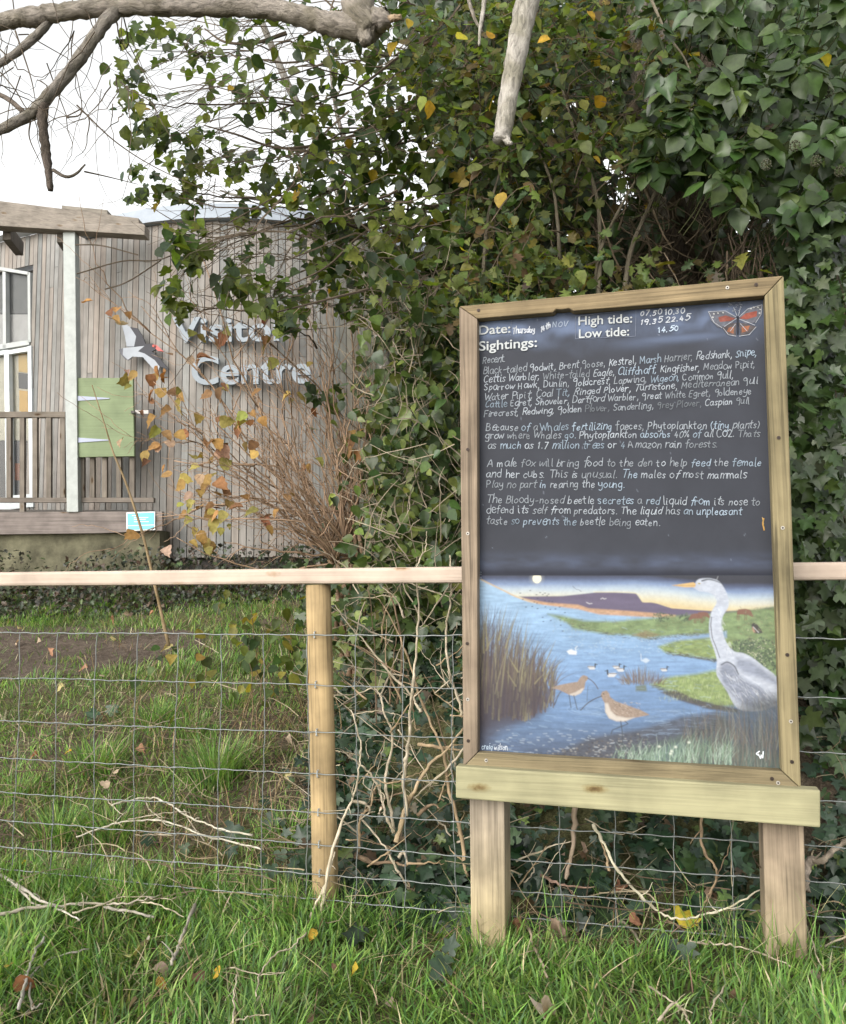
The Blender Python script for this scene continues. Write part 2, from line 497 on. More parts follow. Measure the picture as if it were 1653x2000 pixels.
# return board closing the step between the two walls, painted dark as shadow gap
ret = MB(); box(ret, [*planA[0], WALL_Z0], [.02, 0, 0], [0, .36, 0], [0, 0, WALL_Z1 - WALL_Z0], (.05, .045, .04), 2)
ret.build('shadow_gap_board', M_CLAD, building)
fas = MB()
zt = P(350, 409, 7.3)[2]
la = planA; nr = []
for i in range(len(la)):
    d = la[min(i + 1, len(la) - 1)] - la[max(i - 1, 0)]; d /= np.linalg.norm(d); nn = np.array([d[1], -d[0]]); nr.append(nn if nn[1] < 0 else -nn)
nr = np.array(nr)
fo, fi = la + nr * .07, la - nr * .12
n_ = len(la)
v = np.concatenate([np.c_[fo, np.full(n_, WALL_Z1 + .002)], np.c_[fo, np.full(n_, zt)], np.c_[fi, np.full(n_, zt + .01)], np.c_[fi, np.full(n_, WALL_Z1 + .002)]])
i = np.arange(n_ - 1)
fas.add(v, np.concatenate([np.stack([i + k * n_, i + 1 + k * n_, i + 1 + ((k + 1) % 4) * n_, i + ((k + 1) % 4) * n_], 1) for k in range(4)]), (.33, .37, .43))
fas.build('fascia', M_PLAIN, building)
rf = MB(); prism(rf, np.c_[corner, np.full(len(corner), WALL_Z1 + .004)], (0, 0, .06), (.5, .53, .57)); rf.build('roof', M_PLAIN, building)
fb = MB(); p0, p1 = WB(160, 447)[:2], WB(-160, 447)[:2]; zb = WB(110, 447)[2]
box(fb, [*p0, zb], [*(p1 - p0), 0], [*(-NB[:2] * .12), 0], [0, 0, .09], (.62, .66, .72)); fb.build('fascia', M_PLAIN, building)

# glazing in the recessed left wall: upper light, glazed door, frames and sill
M_GLASS, nt, b = nodes('window glass')
b.inputs['Base Color'].default_value = (.05, .055, .06, 1); b.inputs['Roughness'].default_value = .04
b.inputs['Specular IOR Level'].default_value = 1.0
tr = N(nt, 'ShaderNodeBsdfTransparent'); mx = N(nt, 'ShaderNodeMixShader'); mx.inputs[0].default_value = .72
nt.links.new(b.outputs[0], mx.inputs[1]); nt.links.new(tr.outputs[0], mx.inputs[2]); nt.links.new(mx.outputs[0], nt.nodes['Material Output'].inputs['Surface'])
def strip(mb, pts, off, th, col):
    prism(mb, [WB(x, y, off) for x, y in pts], NB * th, col)
win = MB()
for q in ([(-120, 500), (57, 531), (57, 537), (-120, 508)], [(54, 531), (59, 532), (60, 668), (55, 668)], [(5, 530), (11, 531), (12, 680), (6, 682)], [(-120, 690), (57, 664), (57, 673), (-120, 702)]):
    strip(win, q, .015, .05, (.42, .44, .44))
wf = win.build('window', M_PLAIN, building)
gl = MB(); strip(gl, [(-120, 508), (56, 537), (57, 665), (-120, 690)], -.03, .006, (1, 1, 1)); gl.build('pane', M_GLASS, wf)
dr = MB()
for q in ([(54, 676), (61, 675), (65, 990), (58, 991)], [(8, 684), (17, 683), (22, 1000), (12, 1002)], [(17, 684), (54, 677), (54, 686), (17, 692)], [(20, 968), (58, 965), (58, 990), (21, 995)], [(-120, 705), (8, 684), (8, 692), (-120, 713)], [(-120, 990), (12, 978), (12, 1000), (-120, 1010)]):
    strip(dr, q, .02, .05, (.56, .6, .62))
df = dr.build('glazed_door', M_PLAIN, building)
gd = MB(); strip(gd, [(-120, 713), (8, 692), (54, 686), (58, 968), (-120, 990)], -.02, .006, (1, 1, 1)); gd.build('pane', M_GLASS, df)
ins = MB()  # coloured panels behind the panes paint in the reflections of the glass
strip(ins, [(-120, 700), (60, 676), (64, 860), (-120, 860)], -.05, .02, (.85, .80, .62))
strip(ins, [(-120, 861), (60, 861), (65, 995), (-120, 1005)], -.05, .02, (.16, .14, .13))
strip(ins, [(36, 680), (52, 680), (54, 728), (37, 726)], -.04, .006, (.9, .62, .2)); strip(ins, [(38, 762), (54, 764), (56, 812), (38, 802)], -.04, .006, (.9, .55, .12))
strip(ins, [(36, 728), (54, 730), (54, 760), (37, 758)], -.04, .006, (.12, .11, .1)); strip(ins, [(26, 905), (42, 905), (42, 938), (26, 938)], -.04, .006, (.42, .16, .07))
strip(ins, [(-120, 500), (57, 531), (57, 612), (-120, 612)], -.055, .02, (.20, .2, .19)); strip(ins, [(-120, 614), (57, 614), (57, 668), (-120, 690)], -.055, .02, (.75, .74, .72))
ins.build('painted_reflections', M_PLAIN, building)

# veranda: deck edge, plinth, post, beam, balustrade
VD = 7.02
VN = np.array([0.03, 1.0, 0]); VN /= np.linalg.norm(VN)
VC = VN @ P(140, 1000, VD)
def VP(px, py, off=0.0): return on_plane(px, py, VN, VC - off)
def vbox(mb, x0, y0, x1, y1, off, th, col, grain=0):
    a, b, c, d = VP(x0, y0, off), VP(x1, y0, off), VP(x1, y1, off), VP(x0, y1, off)
    prism(mb, [a, b, c, d], VN * th, col, (b - a) if grain == 0 else (d - a))
ver = thing('veranda', 'timber veranda deck with pale metal post and weathered overhead beam', 'veranda', VP(140, 1100))
m = MB(); prism(m, [VP(-420, 1002, .04), VP(317, 999, .04), VP(317, 1036, .04), VP(200, 1041, .04), VP(-420, 1049, .04)], VN * .05, (.24, .205, .19), VP(317, 1000) - VP(0, 1000)); m.build('deck_fascia', M_OLDWOOD, ver)
m = MB(); prism(m, [VP(-420, 1046, -.03), VP(312, 1035, -.03), VP(312, 1150, -.03), VP(-420, 1150, -.03)], VN * .3, (.17, .16, .105)); m.build('plinth', M_MOSS, ver)
m = MB(); prism(m, [VP(-420, 1001, .03), VP(300, 999, .03), P(300, 996, 7.4), P(150, 996, 7.6), P(-100, 994, 8.6)], (0, 0, -.04), (.2, .18, .16)); m.build('deck', M_OLDWOOD, ver)
m = MB(); prism(m, [VP(123, 449, .06), VP(146.5, 449, .06), VP(153, 1000, .06), VP(130.5, 1000, .06)], VN * .09, (.385, .41, .40), (0, 0, 1)); m.build('post', mat_paint('zinc post', rough=.55, var=.22, scale=14), ver, bevel=.004)
m = MB(); prism(m, [P(-420, 339, 6.6), P(0, 392, 6.85), P(271, 426, 7.0), P(272, 436, 7.0), P(283, 439, 7.0), P(283, 459, 7.0), P(0, 441, 6.85), P(-420, 412, 6.6)], VN * .12, (.33, .29, .25), P(271, 426, 7) - P(0, 392, 6.85)); m.build('beam', M_OLDWOOD, ver, bevel=.004)
m = MB(); prism(m, [P(121, 401, 6.96), P(210, 410, 7.0), P(210, 418.6, 7.0), P(121, 407, 6.96)], VN * .14, (.30, .27, .23), (1, 0, 0)); m.build('beam_offcut', M_OLDWOOD, ver)
for px in (6, 112):
    m = MB(); a = P(px, 441 + px * .05, 7.0); prism(m, [a, a + [.07, 0, 0], a + [.07, 0, -.12], a + [0, 0, -.12]], (-.08, .4, .02), (.16, .14, .12), (0, 1, 0)); m.build('joist', M_OLDWOOD, ver)
rail_t = thing('balustrade', 'grey timber balustrade along the veranda edge', 'balustrade', VP(60, 1000))
m = MB(); vbox(m, -420, 804, 127, 815, .0, .05, (.21, .18, .15)); m.build('top_rail', M_OLDWOOD, rail_t)
m = MB(); vbox(m, -420, 972, 300, 981, .0, .05, (.21, .18, .155)); m.build('bottom_rail', M_OLDWOOD, rail_t)
for px in (-400, -372, -345, -318, -290, -262, -235, -208, -180, -154, -127, -100, -73, -45, -16, 17, 43, 68, 95, 122, 160, 180, 204, 232, 258):
    top = 815.5 if px < 127 else 800
    m = MB(); vbox(m, px - 4.5, top, px + 4.5, 971.7 if px not in (43,) else 1000, -.005, .035, np.array([.22, .19, .16]) * random.uniform(.85, 1.15), 1); m.build('baluster', M_OLDWOOD, rail_t)

pan = thing('shutter_panel', 'pale green painted wooden panel hung on the balustrade beside the pale post', 'panel', VP(206, 892))
m = MB(); prism(m, [VP(148, 738, .04), VP(260, 738, .04), VP(262.5, 891, .04), VP(151, 893, .04)], VN * .03, (.205, .255, .145), (1, 0, 0)); m.build('board', mat_wood('green stained board', rough=.7, contrast=.18, freq=.5, bump=.05, stain=.22, knots=False), pan, bevel=.003)
for y, xe in ((778, 214), (859.5, 212)):
    m = MB(); prism(m, [VP(149, y - 5, .047), VP(xe, y - .8, .047), VP(xe, y + .8, .047), VP(149, y + 5, .047)], VN * .004, (.36, .39, .50)); m.build('strap_hinge', M_PLAIN, pan)
m = MB(); vbox(m, 264, 801, 290, 808, .03, .02, (.32, .3, .29)); vbox(m, 290, 799, 299, 811, .03, .03, (.05, .045, .045)); vbox(m, 256, 802, 263, 807, .06, .02, (.06, .055, .05)); m.build('bolt', M_METAL, pan)
sg = thing('notice_plate', 'small light blue notice with white border on the deck edge', 'sign', VP(275, 1037, .06))
m = MB(); prism(m, [VP(247, 1001, .055), VP(303, 999, .055), VP(303, 1035, .055), VP(247.5, 1037, .055)], VN * .012, (.75, .8, .82)); m.build('plate', M_PLAIN, sg)
m = MB(); prism(m, [VP(249, 1003, .058), VP(301, 1001, .058), VP(301, 1024, .058), VP(249.5, 1026, .058)], VN * .002, (.18, .52, .68)); prism(m, [VP(249.5, 1027.5, .058), VP(301, 1026, .058), VP(301, 1033, .058), VP(249.7, 1035, .058)], VN * .002, (.2, .5, .64)); m.build('blue_face', M_PLAIN, sg)
m = MB()
for (x0, x1, y) in ((262, 290, 1011), (262, 285, 1014.5), (262, 291, 1019), (258, 268, 1007)):
    prism(m, [VP(x0, y - .7, .061), VP(x1, y - 1, .061), VP(x1, y + .5, .061), VP(x0, y + .8, .061)], VN * .001, (.8, .85, .87))
m.build('printed_lines', M_PLAIN, sg)

# ---- raised lettering on the cladding (built-in typeface)
def text_mesh(txt, bold=0.0):
    cu = bpy.data.curves.new('t', 'FONT'); cu.body = txt; cu.size = 1.0; cu.offset = bold; cu.resolution_u = 6
    o = bpy.data.objects.new('t', cu); COL.objects.link(o)
    dg = bpy.context.evaluated_depsgraph_get(); dg.update()
    me = bpy.data.meshes.new_from_object(o.evaluated_get(dg))
    v = np.array([p.co[:] for p in me.vertices]); f = [list(p.vertices) for p in me.polygons]
    bpy.data.objects.remove(o); bpy.data.curves.remove(cu); bpy.data.meshes.remove(me)
    return v, f

def outline_edges(f):
    cnt = {}
    for p in f:
        for i in range(len(p)):
            e = (p[i], p[(i + 1) % len(p)])
            cnt[e] = 1
    return [e for e in cnt if (e[1], e[0]) not in cnt]

def put_text(mb, txt, a, b, capw, vec, col, bold=0.0, height=None, up=None):
    """letters from point a to point b (baseline ends), thickness vec pointing to the back"""
    v, f = text_mesh(txt, bold)
    x0, x1 = v[:, 0].min(), v[:, 0].max()
    a, b = np.asarray(a, float), np.asarray(b, float); L = np.linalg.norm(b - a); d = (b - a) / L
    s = L / (x1 - x0); hy = (height / .73) if height else s
    up = UP if up is None else up
    w = a + (v[:, :1] - x0) * s * d + v[:, 1:2] * hy * up
    n = len(w); vv = np.concatenate([w, w + np.asarray(vec)])
    fs = [list(q) for q in f] + [[n + i for i in q[::-1]] for q in f] + [[e[1], e[0], n + e[0], n + e[1]] for e in outline_edges(f)]
    mb.add(vv, fs, col)

DW = planA[24] - planA[12]; DW /= np.linalg.norm(DW); NW = np.array([-DW[1], DW[0], 0])
if NW[1] < 0: NW = -NW
def AW(px, py, off=0): return on_plane(px, py, NW, NW[:2] @ P(430, 700, 7.24)[:2] - off)
for txt, x0, x1, y0, y1, cap, lab in (('Visitor', 336, 566, 668, 664, 50, 'grey raised letters spelling Visitor on the wood cladding'), ('Centre', 374, 607, 750, 747, 56, 'grey raised letters spelling Centre below the word above it')):
    m = MB(); a, b = AW(x0, y0, .075), AW(x1, y1, .075)
    h = AW(x0, y0 - cap, .075)[2] - a[2]
    put_text(m, txt, a, b, None, NW * .045, (.255, .29, .33), bold=.019, height=h)
    tag(m.build('wall_lettering', M_PLAIN), lab, 'lettering')

bird = thing('bird_cutout', 'flat painted cut-out of a flying black and white wader with red bill', 'wall decoration', AW(275, 690, .06))
def zb_(pts, off): return [AW(x / 3.936, 380 + y / 3.936, off) for x, y in pts]
upw = [(935, 985), (1000, 1015), (1048, 1090), (1032, 1168), (975, 1168), (962, 1090)]
wht = [(948, 1180), (1112, 1163), (1062, 1205), (1112, 1222), (1190, 1272), (1228, 1322), (1212, 1372), (1170, 1330), (1100, 1250), (1020, 1245), (985, 1272), (945, 1232)]
blk = [(1000, 1018), (1058, 1028), (1092, 1080), (1122, 1150), (1172, 1143), (1205, 1165), (1197, 1192), (1168, 1206), (1232, 1262), (1300, 1345), (1228, 1322), (1190, 1272), (1112, 1222), (1062, 1205), (1112, 1163), (1032, 1168), (1048, 1090)]
tail = [(912, 1192), (948, 1180), (945, 1232), (985, 1272), (962, 1264), (935, 1235)]
for nm, pts, col in (('white_wing', upw, (.33, .355, .40)), ('white_body', wht, (.35, .375, .42)), ('black_back', blk, (.040, .040, .05)), ('tail', tail, (.12, .12, .14)), ('bill', [(1190, 1152), (1207, 1160), (1258, 1206), (1215, 1200), (1192, 1180)], (.62, .14, .13))):
    m = MB(); prism(m, zb_(pts, .08), NW * .018, col); m.build(nm, M_PLAIN, bird)
m = MB(); c = zb_([(1180, 1163)], .083)[0]; prism(m, [c + .012 * (math.cos(t) * np.array([*DW, 0]) + math.sin(t) * UP) for t in np.arange(8) / 8 * 6.283], NW * .003, (.5, .1, .08)); m.build('eye', M_PLAIN, bird)

# ------------------------------------------------------------------ fence: rail, post, wire netting
fence = thing('fence', 'wire stock fence with a pale timber top rail and round post', 'fence', F(630, 1780))
m = MB()
a0, a1 = F(-160, 1119.5, -.045), F(1800, 1095.5, -.045); a0 = a0 + (a0 - a1) * .5; hh = .048
for (t0, t1, c) in ((0.0, 1.0, (.50, .405, .335)),):
    q0, q1 = a0 + (a1 - a0) * t0, a0 + (a1 - a0) * t1
    box(m, q0 - [0, 0, hh], q1 - q0, FN * .075, [0, 0, hh], c)
m.build('top_rail', mat_wood('peeled pale rail', rough=.8, contrast=.16, freq=.8, bump=.25, stain=.3, crack=.25), fence, bevel=.009)
m = MB()
pt = F(622, 1142, .0); pb = F(637.5, 1860, .0)
ln = smooth_line(np.array([pb, pb * .6 + pt * .4 + [.002, 0, 0], pt]), per=6)
tube(m, ln, .039, 24, (.50, .365, .195), rough=.02)
m.build('post', M_POST, fence, smooth=True)
zrow = [F(130, y)[2] for y in (1235, 1323, 1407, 1480, 1548, 1604, 1655, 1699)]
m = MB(); wc = (.225, .24, .24)
s0 = (F(0, 1300) - F(57, 1300)) @ FD
base = F(57, 1300) - FD * 3 * .15
O = np.array([*base[:2], 0])
fo_ = -FN * .047
def wob(s, k): return .004 * (fbm(s * 5, np.full_like(s, k * 3.1), 40) - .5) * 2
NV = 27
for k, z in enumerate(zrow):
    s = np.linspace(-1.8, NV * .15, 400)
    crimp = .0011 * np.sin(s / .15 * 2 * math.pi * 2)
    p = O + s[:, None] * FD + fo_ + (z + wob(s, k) + crimp)[:, None] * UP + (.004 * np.sin(s * 3 + k))[:, None] * FN
    tube(m, p, .0017 if k not in (0, 7) else .0021, 4, wc, cap=False)
for j in range(-12, NV):
    z = np.linspace(zrow[-1], zrow[0], 40); s = np.full(40, j * .15 + RNG.uniform(-.006, .006)) + .004 * np.sin(z * 9 + j) + .0016 * np.sin(z * 60)
    p = O + s[:, None] * FD + fo_ + z[:, None] * UP + (.004 * np.sin(s * 3))[:, None] * FN
    tube(m, p, .0015, 4, wc, cap=False)
    for zz in zrow[1:-1]:
        sj = np.interp(zz, z, s); c = O + sj * FD + fo_ + (zz + wob(np.array([sj]), zrow.index(zz))[0]) * UP
        tube(m, [c - FD * .006, c, c + FD * .006], [.002, .0034, .002], 5, wc, cap=False)
m.build('wire_netting', M_METAL, fence, smooth=True)
for z in zrow[:-1]:
    m = MB(); t = (z - pb[2]) / (pt[2] - pb[2]); c = pb + (pt - pb) * t - FN * .047 + FD * .002
    tube(m, [c + [0, 0, .012] + FN * .012, c + [0, 0, .008], c - [0, 0, .008], c - [0, 0, .012] + FN * .012], .0022, 5, (.42, .45, .46))
    m.build('staple', M_METAL, fence)

# ------------------------------------------------------------------ notice board
board = thing('notice_board', 'framed blackboard of chalked wildlife sightings above a painted marsh scene on two timber posts', 'notice board', S(1250, 1850))
TH = .034
OUT = dict(tl=(897, 598), tr=(1531, 538), br=(1565, 1541), bl=(905, 1498))
INN = dict(tl=(932, 622), tr=(1494, 577), br=(1527, 1506), bl=(933, 1470))
def fp(p): return S(*p, TH)
wd, wg = (.29, .225, .165), (.265, .22, .125)
for nm, pts, gd, col in (
    ('frame_side', [OUT['tl'], INN['tl'], INN['bl'], OUT['bl']], (0, 0, 1), wd),
    ('frame_side', [OUT['tr'], OUT['br'], INN['br'], INN['tr']], (0, 0, 1), wg),
    ('frame_top', [OUT['tl'], (1060, 583), OUT['tr'], INN['tr'], (1120, 607), (1112, 602), (1098, 604), (1086, 603.5), (1080, 610), INN['tl']], FD, (.31, .235, .135)),
    ('frame_bottom', [OUT['bl'], INN['bl'], INN['br'], OUT['br']], FD, (.24, .195, .115))):
    ctr = np.mean(np.array(pts), 0)
    pp = [np.array(q) + (ctr - np.array(q)) * np.array([.0015, .0015]) for q in pts]
    m = MB(); prism(m, [fp(q) for q in pp], FN * (TH + .012), col, gd); m.build(nm, M_FRAME, board, bevel=.0025)
for (x, y, dark) in ((935, 606, 1), (1421, 562, 0), (1477, 556, 1), (914, 878, 1), (914, 1042, 0), (913, 1257, 1), (914, 1366, 0), (915, 1447, 1), (950, 1485, 0), (1521, 855, 1), (1529, 1031, 0), (1538, 1279, 1), (1545, 1409, 0), (1547, 1488, 1), (1508, 1521, 1), (1520, 1529, 0)):
    c = S(x, y, TH + .0005); m = MB()
    r_ = .0048
    for rr, hgt, cc in ((r_, .0015, (.05, .035, .03) if dark else (.36, .34, .31)), (r_ * .45, .0025, (.03, .025, .02))):
        prism(m, [c - FN * hgt + rr * (math.cos(t) * FD + math.sin(t) * UP) for t in np.arange(10) / 10 * 6.283], FN * (hgt + .004), cc)
    m.build('screw', M_METAL, board)
# support beam and posts
m = MB(); ob = TH + .028
prism(m, [S(890, 1496.5, ob), S(1603, 1544, ob), S(1603, 1617, ob), S(890, 1559, ob)], FN * .045, (.325, .305, .185), FD); m.build('support_beam', M_BEAM, board, bevel=.004)
for (x0, x1, yt, u0, u1, yb, col, cb) in ((917, 985, 1540, 921, 988, 1930, (.40, .335, .275), (.46, .37, .19)), (1490, 1570, 1590, 1499, 1581, 1960, (.40, .31, .235), (.33, .27, .16))):
    m = MB(); prism(m, [S(x0, yt, .012), S(x1, yt, .012), S(u1, yb, .012), S(u0, yb, .012)], FN * .1, np.array([col, col, cb, cb] * 2), UP); m.build('post', M_POST, board, bevel=.004)

# ---- the board's face: a fine sheet whose paint is mixed point by point
def inpoly_(x, y, pts):
    ins = np.zeros(np.shape(x), bool); n = len(pts)
    for i in range(n):
        (xa, ya), (xb, yb) = pts[i], pts[(i + 1) % n]
        ins ^= ((ya > y) != (yb > y)) & (x < (xb - xa) * (y - ya) / ((yb - ya) if yb != ya else 1e-9) + xa)
    return ins

class Canvas:
    def __init__(self, x0, y0, x1, y1, res):
        self.x = np.arange(x0, x1 + 1e-6, res); self.y = np.arange(y0, y1 + 1e-6, res)
        self.X, self.Y = np.meshgrid(self.x, self.y); self.A = np.zeros((*self.X.shape, 3))
    def box_(self, pts, pad):
        pts = np.asarray(pts, float)
        i0, i1 = np.searchsorted(self.x, [pts[:, 0].min() - pad, pts[:, 0].max() + pad])
        j0, j1 = np.searchsorted(self.y, [pts[:, 1].min() - pad, pts[:, 1].max() + pad])
        return slice(max(j0, 0), min(j1 + 1, len(self.y))), slice(max(i0, 0), min(i1 + 1, len(self.x)))
    def mixin(self, sl, al, col):
        c = np.asarray(col, float)
        self.A[sl] = self.A[sl] * (1 - al[..., None]) + c * al[..., None]
    def poly(self, pts, col, alpha=1.0, feather=0.8, tex=None):
        pts = np.asarray(pts, float); sl = self.box_(pts, feather + 1)
        X, Y = self.X[sl], self.Y[sl]
        if X.size == 0: return
        ins = np.zeros(X.shape, bool); dist = np.full(X.shape, 1e9)
        n = len(pts)
        for i in range(n):
            (xa, ya), (xb, yb) = pts[i], pts[(i + 1) % n]
            cond = ((ya > Y) != (yb > Y)) & (X < (xb - xa) * (Y - ya) / ((yb - ya) if yb != ya else 1e-9) + xa)
            ins ^= cond
            dx, dy = xb - xa, yb - ya; L = dx * dx + dy * dy + 1e-9
            t = np.clip(((X - xa) * dx + (Y - ya) * dy) / L, 0, 1)
            dist = np.minimum(dist, np.hypot(X - xa - t * dx, Y - ya - t * dy))
        sd_ = np.where(ins, dist, -dist)
        al = np.clip(sd_ / (2 * feather) + .5, 0, 1) * alpha
        if tex is not None: col = col(X, Y) if callable(col) else np.asarray(col) * tex(X, Y)[..., None]
        elif callable(col): col = col(X, Y)
        self.mixin(sl, al, col)
    def stroke(self, pts, w, col, alpha=1.0, w1=None):
        pts = np.asarray(pts, float); w1 = w if w1 is None else w1; sl = self.box_(pts, max(w, w1) + 1)
        X, Y = self.X[sl], self.Y[sl]
        if X.size == 0: return
        al = np.zeros(X.shape); n = len(pts)
        for i in range(n - 1):
            (xa, ya), (xb, yb) = pts[i], pts[i + 1]
            dx, dy = xb - xa, yb - ya; L = dx * dx + dy * dy + 1e-9
            t = np.clip(((X - xa) * dx + (Y - ya) * dy) / L, 0, 1)
            ww = w + (w1 - w) * (i + t) / (n - 1)
            al = np.maximum(al, np.clip(ww / 2 + .5 - np.hypot(X - xa - t * dx, Y - ya - t * dy), 0, 1) * np.clip(ww + .35, 0, 1))
        self.mixin(sl, al * alpha, col)
    def sheet(self, name, mat, parent, off):
        n, m_ = self.X.shape
        inb = inpoly_(self.X, self.Y, [(905, 606), (1522, 548), (1555, 1530), (912, 1490)])
        i = np.arange(n * m_).reshape(n, m_)
        f = np.stack([i[:-1, :-1], i[1:, :-1], i[1:, 1:], i[:-1, 1:]], -1).reshape(-1, 4)
        f = f[inb.reshape(-1)[f].all(1)]
        mb = MB(); mb.add(S(self.X, self.Y, off).reshape(-1, 3), f, np.clip(self.A, .002, .9).reshape(-1, 3))
        return mb.build(name, mat, parent)

BOARD_C = lin(66, 69, 79) * .56
cv = Canvas(920, 560, 1540, 1126, 2.0)
cv.A[:] = BOARD_C
cv.A *= (0.9 + .22 * fbm(cv.X / 60, cv.Y / 60, 3))[..., None]
blue = lin(135, 155, 195)
# smeared chalk along the head of the board: real chalk dust left by the duster
band = sstep(690, 640, cv.Y + 18 * (fbm(cv.X / 45, cv.Y / 45, 8) - .5) * 2 + .05 * (cv.X - 1200))
dens = .12 + .35 * sstep(.42, .75, fbm(cv.X / 55 + cv.Y / 140, cv.Y / 32, 12)) + .15 * fbm(cv.X / 9, cv.Y / 22, 15)
al = band * dens
for (cx, cy, rx, ry, a) in ((1330, 660, 120, 9, .35), (1090, 606, 50, 10, .45), (1370, 590, 110, 12, .4), (1255, 668, 60, 12, .22), (1050, 650, 40, 16, .25), (1437, 640, 58, 32, .22)):
    al = np.maximum(al, a * np.exp(-((cv.X - cx) / rx) ** 2 - ((cv.Y - cy + .08 * (cv.X - cx)) / ry) ** 2))
dark = np.exp(-((cv.X - 1110) / 55) ** 2 - ((cv.Y - 668) / 16) ** 2)
al = al * (1 - .75 * dark)
cv.mixin((slice(None), slice(None)), np.clip(al * .62, 0, .6), blue)
for k in range(34):
    x, y = RNG.uniform(935, 1500), RNG.uniform(590, 1100); cv.stroke([(x, y), (x + RNG.uniform(-3, 3), y + RNG.uniform(-2, 6))], 1.6, lin(130, 135, 150), .35)
band2 = np.exp(-((cv.Y - 1119 - .008 * (cv.X - 930)) / 9) ** 2)
cv.mixin((slice(None), slice(None)), band2 * .8, lin(44, 46, 60) * .5)
cv.mixin((slice(None), slice(None)), np.exp(-((cv.Y - 1098) / 16) ** 2) * .3 * fbm(cv.X / 40, cv.Y / 12, 4), lin(95, 108, 140))
cv.sheet('blackboard', M_BOARD, board, 0.0)

# ---- the painted marsh scene
def c_(r, gg, b, k=.78): return lin(r, gg, b) * k
pv = Canvas(920, 1124, 1540, 1520, 1.0)
Xp, Yp = pv.X, pv.Y
def grad(stops, y):
    ys = [s[0] for s in stops]; cs = np.array([c_(*s[1]) for s in stops])
    return np.stack([np.interp(y, ys, cs[:, k]) for k in range(3)], -1)
yk = Yp - sstep(1250, 1450, Xp) * 16 + 5 * (fbm(Xp / 40, Yp / 12, 1) - .5)
skyc = grad([(1122, (48, 52, 70)), (1130, (72, 88, 130)), (1140, (120, 150, 200)), (1150, (178, 200, 222)), (1160, (208, 214, 210)), (1170, (222, 212, 175)), (1182, (226, 194, 125))], yk)
watc = grad([(1140, (150, 195, 235)), (1230, (135, 185, 235)), (1330, (112, 162, 222)), (1400, (96, 140, 195)), (1450, (80, 108, 150)), (1505, (58, 68, 92))], Yp + 8 * (fbm(Xp / 60, Yp / 10, 2) - .5))
watc = watc * (.72 + .5 * fbm(Xp / 26 + Yp / 50, Yp / 3.2, 6))[..., None] * (.8 + .35 * fbm(Xp / 70, Yp / 30, 14))[..., None]
shore = np.interp(Xp, [920, 937, 985, 1010, 1050, 1130, 1170, 1240, 1310, 1540], [1122, 1131, 1155, 1167, 1178, 1185, 1193, 1199, 1204, 1206])
pv.A = np.where((Yp < shore)[..., None], skyc, watc)
pv.A *= (.93 + .14 * fbm(Xp / 5, Yp / 5, 21))[..., None]
T = lambda s, a, b, k=.5: (lambda x, y: 1 - k / 2 + k * fbm(x / a, y / b, s))
z6 = lambda p: [(900 + x / 4.862, 1100 + y / 4.862) for x, y in p]
z7 = lambda p: [(1200 + x / 4.348, 1100 + y / 4.348) for x, y in p]
# hills, far reed edge
pv.poly([(1015, 1165), (1100, 1164), (1165, 1157), (1200, 1157), (1243, 1159), (1255, 1176), (1275, 1177), (1290, 1180), (1312, 1188), (1400, 1194), (1470, 1192), (1540, 1180), (1540, 1210), (1310, 1206), (1240, 1200), (1150, 1189), (1050, 1179)], c_(104, 92, 128), 1, 1.2, T(3, 30, 8, .3))
pv.stroke(smooth_line([(1160, 1156), (1240, 1158), (1256, 1175), (1276, 1175), (1312, 1186), (1395, 1192)], per=4), 1.6, c_(235, 215, 150), .6)
pv.stroke(smooth_line([(940, 1132), (985, 1154), (1010, 1166), (1050, 1178), (1130, 1184)], per=5), 3.0, c_(215, 185, 140), .85)
pv.poly([(1020, 1168), (1070, 1177), (1130, 1181), (1150, 1188), (1240, 1194), (1320, 1201), (1320, 1208), (1240, 1204), (1170, 1200), (1130, 1190), (1060, 1181)], c_(205, 155, 110), .95, 1.5, T(4, 6, 3, .6))
# green marsh
gr1, gr2 = c_(128, 156, 98), c_(140, 164, 88)
pv.poly([(1070, 1199), (1100, 1203), (1140, 1212), (1200, 1214), (1260, 1208), (1320, 1203), (1400, 1198), (1540, 1182), (1540, 1330), (1440, 1300), (1400, 1240), (1330, 1240), (1262, 1247), (1225, 1240), (1180, 1238), (1120, 1228), (1110, 1218)], gr1, 1, 3.5, T(5, 14, 5, .9))
pv.poly([(1275, 1252), (1330, 1245), (1420, 1232), (1420, 1246), (1340, 1252), (1300, 1258)], c_(120, 160, 205), .8, 2)
pv.poly([(1235, 1240), (1262, 1232), (1290, 1240), (1262, 1247)], c_(140, 115, 85), .8, 2, T(7, 4, 4, .7))
pv.poly([(1285, 1263), (1320, 1252), (1400, 1244), (1430, 1250), (1430, 1290), (1395, 1288), (1345, 1281), (1300, 1275)], gr2, 1, 3, T(8, 9, 4, .9))
pv.poly([(1312, 1278), (1395, 1288), (1430, 1290), (1430, 1293), (1390, 1292)], c_(85, 82, 78), .7, 1.5)
pv.poly([(1270, 1337), (1310, 1322), (1360, 1316), (1400, 1308), (1425, 1325), (1440, 1378), (1400, 1382), (1350, 1366), (1310, 1352)], gr2, 1, 4, T(9, 7, 4, .9))
pv.poly([(1290, 1352), (1320, 1347), (1355, 1364), (1400, 1376), (1440, 1384), (1440, 1392), (1380, 1384), (1320, 1366)], c_(82, 72, 74), .9, 2, T(10, 5, 5, .7))
pv.poly([(1242, 1340), (1262, 1337), (1264, 1350), (1242, 1350)], c_(110, 120, 75), .8, 2)
